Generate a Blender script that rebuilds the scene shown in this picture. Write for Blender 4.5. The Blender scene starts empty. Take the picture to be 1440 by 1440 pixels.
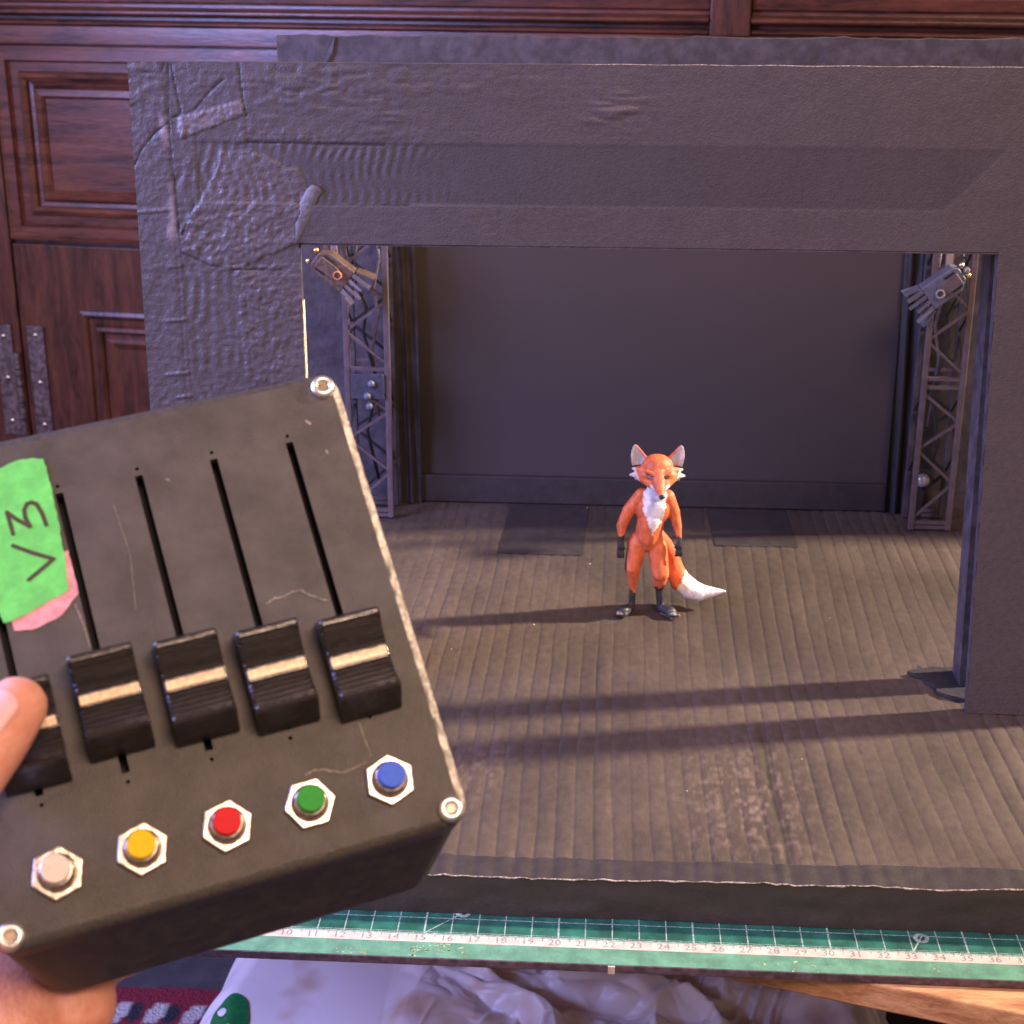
import bpy, bmesh, math, random
import numpy as np
from mathutils import Vector, Matrix, Euler
S = 0.01                                   # everything below is written in centimetres
scene = bpy.context.scene
C = scene.collection
random.seed(4); RNG = np.random.default_rng(7)

# ------------------------------------------------------------------ camera
cam_d = bpy.data.cameras.new("camera"); cam = bpy.data.objects.new("camera", cam_d); C.objects.link(cam)
R_ = Vector((0.998078571351017, 0.06193686008057485, 0.0017293852295700509))
U_ = Vector((-0.02303130559656133, 0.34493668925894144, 0.9383433483355643))
F_ = Vector((-0.05752151225785675, 0.9365802185432062, -0.3457004047743212))
CAM = Vector((21.349, -50.3126, 35.37))
m = Matrix.Identity(4)
for i in range(3):
    m[i][0] = R_[i]; m[i][1] = U_[i]; m[i][2] = -F_[i]; m[i][3] = CAM[i]*S
cam.matrix_world = m
cam_d.sensor_width = 36; cam_d.lens = 36*2256.95/1440
cam_d.clip_start = 0.02; cam_d.clip_end = 20
cam_d.dof.use_dof = True; cam_d.dof.focus_distance = 0.66; cam_d.dof.aperture_fstop = 26
scene.camera = cam
scene.render.resolution_x = 1024; scene.render.resolution_y = 1024

# ------------------------------------------------------------------ world, lamps, exposure
w = bpy.data.worlds.new("World"); scene.world = w; w.use_nodes = True
bg = w.node_tree.nodes['Background']; bg.inputs[0].default_value = (0.80, 0.55, 0.45, 1); bg.inputs[1].default_value = 0.40
scene.view_settings.view_transform = 'Standard'; scene.view_settings.look = 'None'
scene.view_settings.exposure = 0; scene.view_settings.gamma = 1
def lamp(name, kind, loc, target, energy, color, **kw):
    d = bpy.data.lights.new(name, kind); d.energy = energy; d.color = color
    for k, v in kw.items(): setattr(d, k, v)
    o = bpy.data.objects.new(name, d); C.objects.link(o)
    o.location = Vector(loc)*S
    o.rotation_euler = (Vector(target)-Vector(loc)).to_track_quat('-Z', 'Y').to_euler()
    return o
AZ, EL = math.radians(9.8), math.radians(31.5)
kd = Vector((math.cos(EL)*math.cos(AZ), math.cos(EL)*math.sin(AZ), math.sin(EL)))
tgt = Vector((22, 20, 5))
tgt = Vector((26, 26, 6))
lamp('key_lamp', 'SPOT', tgt+kd*420, tgt, 2250, (1.0, 0.83, 0.66), spot_size=math.radians(11.0), spot_blend=0.5, shadow_soft_size=0.095)
lamp('window_lamp', 'AREA', (-50, -12, 46), (2, 16, 20), 17, (0.38, 0.41, 1.0), shape='RECTANGLE', size=0.35, size_y=0.5)
lamp('added_fill_lamp', 'AREA', (58, -88, 108), (20, 0, 12), 16, (1.0, 0.67, 0.50), shape='RECTANGLE', size=0.45, size_y=0.45)  # added warm fill for the box rim and nuts, no such source in view

# ------------------------------------------------------------------ helpers
def tag(o, label=None, cat=None, group=None, kind=None):
    if label: o['label'] = label
    if cat: o['category'] = cat
    if group: o['group'] = group
    if kind: o['kind'] = kind
    return o
def empty(name, loc=(0, 0, 0), mat=None, **kw):
    o = bpy.data.objects.new(name, None); C.objects.link(o); o.empty_display_size = 0.01
    if mat is not None: o.matrix_world = mat
    else: o.location = Vector(loc)*S
    return tag(o, **kw)
class MB:
    def __init__(s): s.v = []; s.f = []; s.mi = []; s.cur = 0
    def mat(s, i): s.cur = i; return s
    def add(s, vs, fs):
        b = len(s.v); s.v += [tuple(x) for x in vs]
        for f in fs: s.f.append(tuple(i+b for i in f)); s.mi.append(s.cur)
        return s
    def box(s, x0, x1, y0, y1, z0, z1, M=None):
        vs = [(x, y, z) for z in (z0, z1) for y in (y0, y1) for x in (x0, x1)]
        if M is not None: vs = [M @ Vector(v) for v in vs]
        return s.add(vs, [(0, 2, 3, 1), (4, 5, 7, 6), (0, 1, 5, 4), (2, 6, 7, 3), (0, 4, 6, 2), (1, 3, 7, 5)])
    def cyl(s, p0, p1, r0, r1=None, n=16, caps=True, ph=0):
        r1 = r0 if r1 is None else r1
        p0 = Vector(p0); p1 = Vector(p1); d = (p1-p0).normalized()
        a = d.orthogonal().normalized(); b = d.cross(a); vs = []
        for p, r in ((p0, r0), (p1, r1)):
            for k in range(n):
                t = 2*math.pi*k/n+ph; vs.append(p+a*math.cos(t)*r+b*math.sin(t)*r)
        fs = [(k, (k+1) % n, n+(k+1) % n, n+k) for k in range(n)]
        if caps: fs += [tuple(reversed(range(n))), tuple(range(n, 2*n))]
        return s.add(vs, fs)
    def beam(s, p0, p1, w, t=None):
        t = t or w
        p0 = Vector(p0); p1 = Vector(p1); d = (p1-p0).normalized()
        a = d.cross(Vector((0, 1, 0))).normalized(); b = d.cross(a)
        vs = [p+a*x*w/2+b*y*t/2 for p in (p0, p1) for x, y in ((-1, -1), (1, -1), (1, 1), (-1, 1))]
        return s.add(vs, [(0, 3, 2, 1), (4, 5, 6, 7), (0, 1, 5, 4), (1, 2, 6, 5), (2, 3, 7, 6), (3, 0, 4, 7)])
    def tube(s, pts, r, n=8):
        pts = [Vector(p) for p in pts]; rings = []; prev = None
        for i, p in enumerate(pts):
            d = (pts[min(i+1, len(pts)-1)]-pts[max(i-1, 0)]).normalized()
            a = d.orthogonal().normalized() if prev is None else (prev-d*prev.dot(d)).normalized()
            prev = a; b = d.cross(a); rr = r[i] if isinstance(r, (list, tuple)) else r
            rings.append([p+a*math.cos(2*math.pi*k/n)*rr+b*math.sin(2*math.pi*k/n)*rr for k in range(n)])
        vs = [v for ring in rings for v in ring]; fs = []
        for i in range(len(pts)-1):
            for k in range(n): fs.append((i*n+k, i*n+(k+1) % n, (i+1)*n+(k+1) % n, (i+1)*n+k))
        fs += [tuple(reversed(range(n))), tuple((len(pts)-1)*n+k for k in range(n))]
        return s.add(vs, fs)
    def lathe(s, prof, c=(0, 0), n=28):
        vs = []; fs = []
        for r, h in prof:
            for k in range(n):
                t = 2*math.pi*k/n; vs.append((c[0]+r*math.cos(t), c[1]+r*math.sin(t), h))
        L = len(prof)
        for i in range(L-1):
            for k in range(n): fs.append((i*n+k, i*n+(k+1) % n, (i+1)*n+(k+1) % n, (i+1)*n+k))
        fs.append(tuple((L-1)*n+k for k in range(n)))
        return s.add(vs, fs)
    def prism(s, poly, h0, h1, M=None):
        n = len(poly); vs = [(x, y, h0) for x, y in poly]+[(x, y, h1) for x, y in poly]
        if M is not None: vs = [M @ Vector(v) for v in vs]
        return s.add(vs, [tuple(reversed(range(n))), tuple(range(n, 2*n))]+[(k, (k+1) % n, n+(k+1) % n, n+k) for k in range(n)])
    def sphere(s, c, r, nu=16, nv=10, M=None):
        r = (r, r, r) if not isinstance(r, (tuple, list)) else r
        vs = []; fs = []
        c = Vector(c)
        for j in range(1, nv):
            ph = math.pi*j/nv
            for k in range(nu):
                t = 2*math.pi*k/nu
                v = Vector((r[0]*math.sin(ph)*math.cos(t), r[1]*math.sin(ph)*math.sin(t), r[2]*math.cos(ph)))
                if M is not None: v = M @ v
                vs.append(c+v)
        top = Vector((0, 0, r[2])); bot = Vector((0, 0, -r[2]))
        if M is not None: top = M @ top; bot = M @ bot
        vs += [c+top, c+bot]; T = len(vs)-2; B = T+1
        for j in range(nv-2):
            for k in range(nu): fs.append((j*nu+k, (j+1)*nu+k, (j+1)*nu+(k+1) % nu, j*nu+(k+1) % nu))
        for k in range(nu):
            fs.append((T, k, (k+1) % nu)); fs.append((B, (nv-2)*nu+(k+1) % nu, (nv-2)*nu+k))
        return s.add(vs, fs)
    def grid(s, P):                        # P: (nu, nv, 3) array
        nu, nv = P.shape[:2]
        b = len(s.v); s.v += [tuple(map(float, q)) for q in P.reshape(-1, 3)]
        for i in range(nu-1):
            for j in range(nv-1):
                a = b+i*nv+j; s.f.append((a, a+nv, a+nv+1, a+1)); s.mi.append(s.cur)
        return s
def mesh_from(name, mb, mats, smooth=False, fixn=True):
    me = bpy.data.meshes.new(name)
    me.from_pydata([(x*S, y*S, z*S) for x, y, z in mb.v], [], mb.f)
    if not isinstance(mats, (list, tuple)): mats = [mats]
    for q in mats: me.materials.append(q)
    me.polygons.foreach_set('material_index', mb.mi)
    if fixn:
        bm = bmesh.new(); bm.from_mesh(me); bmesh.ops.recalc_face_normals(bm, faces=bm.faces); bm.to_mesh(me); bm.free()
    if smooth: me.polygons.foreach_set('use_smooth', [True]*len(me.polygons))
    me.update(); return me
def obj(name, mb, mats, parent=None, smooth=False, bevel=0, seg=2, fixn=True, **kw):
    me = mesh_from(name, mb, mats, smooth, fixn)
    o = bpy.data.objects.new(name, me); C.objects.link(o); o.parent = parent
    if bevel:
        b = o.modifiers.new('bevel', 'BEVEL'); b.width = bevel*S; b.segments = seg; b.limit_method = 'ANGLE'; b.angle_limit = math.radians(35)
        me.polygons.foreach_set('use_smooth', [True]*len(me.polygons)); 
        wn = o.modifiers.new('wn', 'WEIGHTED_NORMAL'); wn.keep_sharp = False
    return tag(o, **kw)
def vcol(o, cols, name='Col'):
    a = o.data.color_attributes.new(name, 'FLOAT_COLOR', 'POINT')
    c = np.ones((len(o.data.vertices), 4), np.float32); c[:, :cols.shape[1]] = cols
    a.data.foreach_set('color', c.ravel())
# numpy value noise
def _lat(seed): return np.random.default_rng(seed).random((256, 256))
_L = {}
def noise2(x, y, seed=0):
    if seed not in _L: _L[seed] = _lat(seed)
    L = _L[seed]; xi = np.floor(x).astype(int); yi = np.floor(y).astype(int)
    fx = x-xi; fy = y-yi; fx = fx*fx*(3-2*fx); fy = fy*fy*(3-2*fy)
    g = lambda a, b: L[a % 256, b % 256]
    return (g(xi, yi)*(1-fx)*(1-fy)+g(xi+1, yi)*fx*(1-fy)+g(xi, yi+1)*(1-fx)*fy+g(xi+1, yi+1)*fx*fy)*2-1
def fbm(x, y, seed=0, o=4):
    t = 0; a = 1
    for k in range(o): t = t+a*noise2(x*2**k+k*7.3, y*2**k+k*3.1, seed+k); a *= 0.55
    return t
def inpoly(x, y, poly):
    r = np.zeros(np.shape(x), bool); n = len(poly)
    for i in range(n):
        x0, y0 = poly[i]; x1, y1 = poly[(i+1) % n]
        c = ((y0 > y) != (y1 > y)) & (x < (x1-x0)*(y-y0)/((y1-y0) if y1 != y0 else 1e-9)+x0); r ^= c
    return r

# ------------------------------------------------------------------ materials
def new_mat(name):
    m = bpy.data.materials.new(name); m.use_nodes = True
    return m, m.node_tree, m.node_tree.nodes['Principled BSDF']
def mat(name, col, rough=0.5, metal=0.0, var=0.15, nscale=300, bump=0.0, bscale=1500, spec=0.5, coat=0.0, stretch=(1, 1, 1), col2=None, sss=0.0, c2pos=(0.4, 0.65), rvar=0.1):
    m, nt, b = new_mat(name); N = nt.nodes; L = nt.links
    tc = N.new('ShaderNodeTexCoord'); mp = N.new('ShaderNodeMapping'); mp.inputs['Scale'].default_value = stretch
    L.new(tc.outputs['Object'], mp.inputs['Vector'])
    n = N.new('ShaderNodeTexNoise'); n.inputs['Scale'].default_value = nscale; n.inputs['Detail'].default_value = 6; n.inputs['Roughness'].default_value = 0.6
    L.new(mp.outputs[0], n.inputs['Vector'])
    cr = N.new('ShaderNodeValToRGB'); cr.color_ramp.elements[0].position = c2pos[0]; cr.color_ramp.elements[1].position = c2pos[1]
    c2 = col2 or tuple(min(1, c*(1+2*var)) for c in col)
    c1 = col if col2 else tuple(c*(1-var) for c in col)
    cr.color_ramp.elements[0].color = (*c1, 1); cr.color_ramp.elements[1].color = (*c2, 1)
    L.new(n.outputs[0], cr.inputs[0]); L.new(cr.outputs[0], b.inputs['Base Color'])
    mr = N.new('ShaderNodeMapRange'); mr.inputs['To Min'].default_value = max(0.02, rough-rvar); mr.inputs['To Max'].default_value = min(1, rough+rvar)
    L.new(n.outputs[0], mr.inputs[0]); L.new(mr.outputs[0], b.inputs['Roughness'])
    b.inputs['Metallic'].default_value = metal; b.inputs['Specular IOR Level'].default_value = spec
    b.inputs['Coat Weight'].default_value = coat; b.inputs['Coat Roughness'].default_value = 0.15
    if sss: b.inputs['Subsurface Weight'].default_value = sss; b.inputs['Subsurface Scale'].default_value = 0.004; b.inputs['Subsurface Radius'].default_value = (1, .35, .2)
    if bump:
        n2 = N.new('ShaderNodeTexNoise'); n2.inputs['Scale'].default_value = bscale; n2.inputs['Detail'].default_value = 4
        L.new(mp.outputs[0], n2.inputs['Vector'])
        bp = N.new('ShaderNodeBump'); bp.inputs['Strength'].default_value = bump; bp.inputs['Distance'].default_value = 0.0006
        L.new(n2.outputs[0], bp.inputs['Height']); L.new(bp.outputs[0], b.inputs['Normal'])
    return m
def mat_attr(name, rough=0.6, bump=0.3, bscale=2500, var=0.25, nscale=400, spec=0.5, coat=0, stretch=(1, 1, 1), rough_attr=False, dist=0.0004):
    m, nt, b = new_mat(name); N = nt.nodes; L = nt.links
    at = N.new('ShaderNodeAttribute'); at.attribute_name = 'Col'
    tc = N.new('ShaderNodeTexCoord'); mp = N.new('ShaderNodeMapping'); mp.inputs['Scale'].default_value = stretch
    L.new(tc.outputs['Object'], mp.inputs['Vector'])
    n = N.new('ShaderNodeTexNoise'); n.inputs['Scale'].default_value = nscale; n.inputs['Detail'].default_value = 7
    L.new(mp.outputs[0], n.inputs['Vector'])
    mr = N.new('ShaderNodeMapRange'); mr.inputs['From Min'].default_value = 0.3; mr.inputs['From Max'].default_value = 0.7
    mr.inputs['To Min'].default_value = 1-var; mr.inputs['To Max'].default_value = 1+var; L.new(n.outputs[0], mr.inputs[0])
    mx = N.new('ShaderNodeMix'); mx.data_type = 'RGBA'; mx.blend_type = 'MULTIPLY'; mx.inputs[0].default_value = 1
    L.new(at.outputs['Color'], mx.inputs[6]); L.new(mr.outputs[0], mx.inputs[7]); L.new(mx.outputs[2], b.inputs['Base Color'])
    b.inputs['Roughness'].default_value = rough; b.inputs['Specular IOR Level'].default_value = spec; b.inputs['Coat Weight'].default_value = coat
    if rough_attr: L.new(at.outputs['Alpha'], b.inputs['Roughness'])
    n2 = N.new('ShaderNodeTexNoise'); n2.inputs['Scale'].default_value = bscale; n2.inputs['Detail'].default_value = 5
    L.new(mp.outputs[0], n2.inputs['Vector'])
    bp = N.new('ShaderNodeBump'); bp.inputs['Strength'].default_value = bump; bp.inputs['Distance'].default_value = dist
    L.new(n2.outputs[0], bp.inputs['Height']); L.new(bp.outputs[0], b.inputs['Normal'])
    return m
M = {}
M['card'] = mat('black_card', (0.056, 0.045, 0.050), 0.62, var=0.25, nscale=120, bump=0.35, bscale=900)
M['card_attr'] = mat_attr('black_painted_card', 0.55, bump=0.5, bscale=1100, var=0.10, nscale=500, rough_attr=True, dist=0.0005)
M['deck'] = mat_attr('black_corrugated_card', 0.62, bump=0.4, bscale=1600, var=0.16, nscale=300, stretch=(1, 0.6, 1))
M['tape'] = mat('black_tape', (0.038, 0.030, 0.029), 0.55, var=0.07, nscale=150, bump=0.3, bscale=700)
M['backdrop'] = mat('dark_backdrop_cloth', (0.054, 0.041, 0.036), 0.85, var=0.03, nscale=12, bump=0.1, bscale=2500)
M['pale_card'] = mat('pale_lit_edge_and_specks', (0.50, 0.42, 0.32), 0.9, var=0.35, nscale=500)  # paint specks, and the light on the left jamb put into colour
M['worn'] = mat('worn_and_lit_edge', (0.10, 0.08, 0.06), 0.8, nscale=700, col2=(0.50, 0.42, 0.33), c2pos=(0.38, 0.6))  # real wear on the deck lip; painted light on the arch top
M['truss'] = mat('dull_black_plastic', (0.112, 0.082, 0.088), 0.42, var=0.10, nscale=200, bump=0.1)
M['lampbody'] = mat('grey_plastic', (0.115, 0.118, 0.16), 0.42, var=0.10, nscale=200, bump=0.1)
M['lampbrown'] = mat('brown_grey_plastic', (0.10, 0.062, 0.045), 0.45, var=0.25, nscale=400, bump=0.2)
M['darkplastic'] = mat('dark_plastic', (0.02, 0.018, 0.02), 0.45, nscale=300)
M['case'] = mat('black_printed_case', (0.040, 0.034, 0.031), 0.44, nscale=70, bump=0.5, bscale=1800, col2=(0.082, 0.070, 0.062), c2pos=(0.36, 0.70))
M['case_side'] = mat('black_case_side', (0.05, 0.042, 0.040), 0.55, nscale=250, bump=0.25, bscale=2400, var=0.2)
M['case_edge'] = mat('scuffed_case_edge', (0.10, 0.085, 0.075), 0.5, nscale=900, bump=0.7, bscale=1500, col2=(0.55, 0.48, 0.42), c2pos=(0.42, 0.6))
M['slot'] = mat('slot_black', (0.004, 0.004, 0.005), 0.7)
M['cap'] = mat('glossy_black_fader_cap', (0.018, 0.014, 0.014), 0.15, var=0.3, nscale=600, bump=0.25, bscale=2500, spec=0.7, stretch=(0.15, 1, 1))
M['stripe'] = mat('gold_glint_stripe', (0.78, 0.57, 0.31), 0.25, var=0.15, nscale=900)  # white cap line with the gold highlight painted into its colour
M['chrome'] = mat('nickel', (0.62, 0.53, 0.44), 0.30, metal=1, var=0.2, nscale=450, bump=0.25, bscale=600)
M['screw'] = mat('steel_screw', (0.92, 0.86, 0.80), 0.36, metal=1, var=0.08, nscale=300)
M['scratch'] = mat('pale_scratch', (0.22, 0.19, 0.16), 0.8, var=0.4, nscale=1500)
for n_, c_ in dict(white=(0.85, 0.74, 0.70), yellow=(0.85, 0.58, 0.01), red=(0.62, 0.012, 0.015), green=(0.03, 0.30, 0.03), blue=(0.06, 0.14, 0.62)).items():
    M[n_] = mat(n_+'_button_plastic', c_, 0.62, var=0.06, nscale=500, spec=0.25)
M['greentape'] = mat('green_masking_tape', (0.13, 0.62, 0.13), 0.7, var=0.10, nscale=150, bump=0.3, bscale=900)
M['pinktape'] = mat('pink_masking_tape', (0.66, 0.30, 0.34), 0.7, var=0.15, nscale=250, bump=0.3, bscale=900)
M['ink'] = mat('marker_ink', (0.045, 0.03, 0.02), 0.6, var=0.2, nscale=900)
M['skin'] = mat('skin', (0.66, 0.27, 0.18), 0.48, nscale=90, bump=0.6, bscale=700, col2=(0.80, 0.40, 0.29), sss=0.2)
M['nail'] = mat('nail', (0.80, 0.45, 0.42), 0.3, var=0.04, nscale=200)
M['matgreen'] = mat('cutting_mat_green', (0.010, 0.085, 0.058), 0.6, nscale=90, bump=0.2, bscale=1500, var=0.3)
M['matlight'] = mat('cutting_mat_light_border', (0.085, 0.22, 0.14), 0.7, nscale=120, bump=0.3, bscale=900, var=0.15)
M['matwhite'] = mat('ruler_band_print', (0.48, 0.41, 0.34), 0.75, var=0.1, nscale=200)
M['matline'] = mat('grid_line_print', (0.22, 0.31, 0.26), 0.7, var=0.3, nscale=600)
M['matnum'] = mat('number_print', (0.20, 0.22, 0.20), 0.6, var=0.2, nscale=800)
M['matedge'] = mat('mat_core_edge', (0.08, 0.05, 0.06), 0.8, var=0.3, nscale=300)
M['scuff'] = mat('dried_glue_scuff', (0.20, 0.28, 0.16), 0.7, var=0.4, nscale=900)
M['bolt'] = mat('lamp_lens', (0.20, 0.18, 0.18), 0.10, var=0.5, nscale=150)
M['brass'] = mat('brass', (0.75, 0.50, 0.22), 0.3, metal=1, var=0.1)

def wood(name, dark, light, rough, scale=(1, 1, 1), coat=0.3, ns=14):
    m, nt, b = new_mat(name); N = nt.nodes; L = nt.links
    tc = N.new('ShaderNodeTexCoord'); mp = N.new('ShaderNodeMapping'); mp.inputs['Scale'].default_value = scale
    L.new(tc.outputs['Object'], mp.inputs['Vector'])
    n = N.new('ShaderNodeTexNoise'); n.inputs['Scale'].default_value = ns; n.inputs['Detail'].default_value = 8; n.inputs['Roughness'].default_value = 0.65; n.inputs['Distortion'].default_value = 0.6
    L.new(mp.outputs[0], n.inputs['Vector'])
    n1 = N.new('ShaderNodeTexNoise'); n1.inputs['Scale'].default_value = ns*8; n1.inputs['Detail'].default_value = 5
    L.new(mp.outputs[0], n1.inputs['Vector'])
    ad = N.new('ShaderNodeMath'); ad.operation = 'MULTIPLY_ADD'; L.new(n1.outputs[0], ad.inputs[0]); ad.inputs[1].default_value = 0.35; L.new(n.outputs[0], ad.inputs[2])
    cr = N.new('ShaderNodeValToRGB'); cr.color_ramp.elements[0].position = 0.5; cr.color_ramp.elements[1].position = 0.85
    cr.color_ramp.elements[0].color = (*dark, 1); cr.color_ramp.elements[1].color = (*light, 1)
    L.new(ad.outputs[0], cr.inputs[0]); L.new(cr.outputs[0], b.inputs['Base Color'])
    b.inputs['Roughness'].default_value = rough; b.inputs['Coat Weight'].default_value = coat; b.inputs['Coat Roughness'].default_value = 0.3
    bp = N.new('ShaderNodeBump'); bp.inputs['Strength'].default_value = 0.35; bp.inputs['Distance'].default_value = 0.001
    L.new(ad.outputs[0], bp.inputs['Height']); L.new(bp.outputs[0], b.inputs['Normal'])
    return m
M['mahog_h'] = wood('mahogany_grain_across', (0.030, 0.011, 0.008), (0.17, 0.055, 0.030), 0.30, (1, 6, 7))
M['mahog_v'] = wood('mahogany_grain_upright', (0.028, 0.011, 0.008), (0.135, 0.044, 0.025), 0.30, (7, 6, 1))
M['pine'] = wood('pine', (0.34, 0.15, 0.06), (0.66, 0.36, 0.17), 0.55, (3, 26, 26), coat=0.05, ns=9)
M['hinge'] = mat('dark_brass_hinge', (0.16, 0.12, 0.11), 0.45, metal=0.7, var=0.35, nscale=250, bump=0.4)

# ================================================================== THE SETTING
mb = MB(); mb.grid(np.array([[(x, y, -30.4) for y in np.linspace(-60, 160, 23)] for x in np.linspace(-140, 180, 33)]))
obj('floor', mb, mat('dark_floor', (0.055, 0.048, 0.055), 0.8, nscale=60, bump=0.3, bscale=400), kind='structure')
# patterned rug
def rug_mat():
    m, nt, b = new_mat('red_woven_rug'); N = nt.nodes; L = nt.links
    at = N.new('ShaderNodeAttribute'); at.attribute_name = 'Col'
    n = N.new('ShaderNodeTexNoise'); n.inputs['Scale'].default_value = 500; n.inputs['Detail'].default_value = 4
    tc = N.new('ShaderNodeTexCoord'); L.new(tc.outputs['Object'], n.inputs[0])
    mx = N.new('ShaderNodeMix'); mx.data_type = 'RGBA'; mx.blend_type = 'MULTIPLY'; mx.inputs[0].default_value = 0.6
    L.new(at.outputs['Color'], mx.inputs[6]); L.new(n.outputs[0], mx.inputs[7])
    L.new(at.outputs['Color'], mx.inputs[6]); L.new(mx.outputs[2], b.inputs['Base Color']); b.inputs['Roughness'].default_value = 0.95
    bp = N.new('ShaderNodeBump'); bp.inputs['Distance'].default_value = 0.003; L.new(n.outputs[0], bp.inputs['Height']); L.new(bp.outputs[0], b.inputs['Normal'])
    return m
gx, gy = np.meshgrid(np.linspace(-45, 30, 251), np.linspace(10, 35.6, 90), indexing='ij')
mb = MB(); mb.grid(np.dstack([gx, gy, -30.0+0.08*fbm(gx*.5, gy*.5, 3)]))
rug = obj('rug', mb, rug_mat(), smooth=True, label='red woven rug with a row of white motifs on the floor below the mat', cat='rug')
ph = (gx*0.42) % 1.0; band = ((gy % 6.0) > 2.0) & ((gy % 6.0) < 3.9); dd = np.abs((gy % 6.0)-2.95)/0.95
col = np.zeros(gx.shape+(3,)); col[:] = (0.30, 0.018, 0.045)
wh = band & (np.abs(((ph-0.25*dd*np.sign((gy % 6.0)-2.95)*0.4)-0.28)) < 0.27-0.06*dd); bk = band & (np.abs(ph-0.72) < 0.22-0.12*dd)
col[wh] = (0.75, 0.68, 0.66); col[bk] = (0.025, 0.03, 0.045)
vcol(rug, col.reshape(-1, 3))

# ------------------------------------------------------------------ cabinet
cth = math.radians(-8)
cabM = Matrix.Translation(Vector((0, 78, 0))*S) @ Matrix.Rotation(cth, 4, 'Z')
cab = empty('wooden_cabinet', mat=cabM, label='dark reddish brown mahogany cabinet with moulded panels standing behind the model theatre', cat='cabinet')
def rect_mould(mb, s0, s1, z0, z1, prof):
    rings = []
    for ins, y in prof:
        rings.append([(s0+ins, y, z0+ins), (s1-ins, y, z0+ins), (s1-ins, y, z1-ins), (s0+ins, y, z1-ins)])
    b = len(mb.v); vs = [v for r in rings for v in r]; fs = []
    for i in range(len(rings)-1):
        for k in range(4): fs.append((i*4+k, i*4+(k+1) % 4, (i+1)*4+(k+1) % 4, (i+1)*4+k))
    fs.append(tuple((len(rings)-1)*4+k for k in range(4)))
    mb.add(vs, fs)
mb = MB(); mb.box(-75, 95, 0.6, 30, -30, 46)
obj('carcass', mb, M['mahog_v'], cab)
mb = MB(); mb.box(-75, -29.55, -0.3, 0.55, -30, 25.9); obj('stile', mb, M['mahog_v'], cab, bevel=0.12)
mb = MB(); mb.box(-75, 95, -0.35, 0.55, 25.95, 27.5); obj('rail', mb, M['mahog_h'], cab, bevel=0.15)
def hmould(name, s0, s1, prof, m):
    mb = MB(); n = len(prof)
    vs = [(s, y, z) for s in (s0, s1) for y, z in prof]
    mb.add(vs, [(k, (k+1) % n, n+(k+1) % n, n+k) for k in range(n)]+[tuple(range(n)), tuple(reversed(range(n, 2*n)))])
    return obj(name, mb, m, cab, bevel=0.05)
mprof = [(0.5, 27.52), (-0.55, 27.52), (-0.7, 27.65), (-0.55, 27.85), (0.1, 27.9), (0.1, 28.2), (-0.8, 28.25), (-1.15, 28.45), (-1.15, 28.65), (-0.8, 28.85), (0.1, 28.9), (0.1, 29.2), (-0.3, 29.3), (-0.4, 30.2), (0.5, 30.2)]
hmould('cornice_moulding', -75, 28.55, mprof, M['mahog_h'])
hmould('cornice_moulding', 31.65, 95, mprof, M['mahog_h'])
mb = MB(); mb.box(28.6, 31.6, -0.9, 0.55, 27.4, 46); obj('post', mb, M['mahog_v'], cab, bevel=0.15)
mb = MB(); mb.box(-75, 28.55, -0.1, 0.55, 30.22, 46); mb.box(31.65, 95, -0.1, 0.55, 30.22, 46); obj('upper_board', mb, M['mahog_h'], cab)
mb = MB()
rect_mould(mb, -29.35, 6.5, 10.15, 25.85, [(0, 0.5), (0, -0.35), (0.35, -0.45), (1.1, -0.45), (1.15, -0.15), (1.3, 0.1), (2.0, 0.1), (2.15, -0.35), (2.45, -0.5), (2.75, -0.3), (2.8, 0.15), (3.1, 0.2), (3.4, -0.2), (3.9, -0.3), (4.1, -0.05), (4.15, 0.1)])
obj('drawer_front', mb, M['mahog_h'], cab)
mb = MB()
mb.box(-29.35, 6.5, -0.3, 0.5, -30, 9.75)
dr = obj('door', mb, M['mahog_v'], cab, bevel=0.12)
mb = MB()
rect_mould(mb, -23.6, 0.5, -28, 4.35, [(-0.02, -0.32), (0.05, -0.75), (0.35, -0.85), (0.6, -0.7), (0.75, -0.35), (1.2, -0.35), (1.4, -0.75), (1.7, -0.8), (1.9, -0.6), (1.95, -0.32), (2.3, -0.32), (2.35, -0.7), (2.7, -0.75), (3.3, -0.45)])
obj('raised_panel', mb, M['mahog_v'], dr)
for s0 in (-31.75, -28.75):
    mb = MB(); mb.box(s0, s0+1.55, -0.55, -0.31, -7.2, 2.7)
    hg = obj('hinge', mb, M['hinge'], cab, bevel=0.06)
    for z_ in ((1.7, -2.0, -5.9) if s0 < -30 else (1.9, -2.3, -6.1)):
        mb = MB(); mb.sphere((s0+0.8, -0.56, z_), (0.24, 0.14, 0.24)); obj('screw_head', mb, M['chrome'], hg, smooth=True)
mb = MB()
for k in range(5):
    z_ = -7+1.5*k; mb.cyl((-29.75, -0.75, z_), (-29.75, -0.75, z_+1.35), 0.32, n=14)
obj('hinge_knuckle', mb, M['hinge'], cab, smooth=False)

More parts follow.
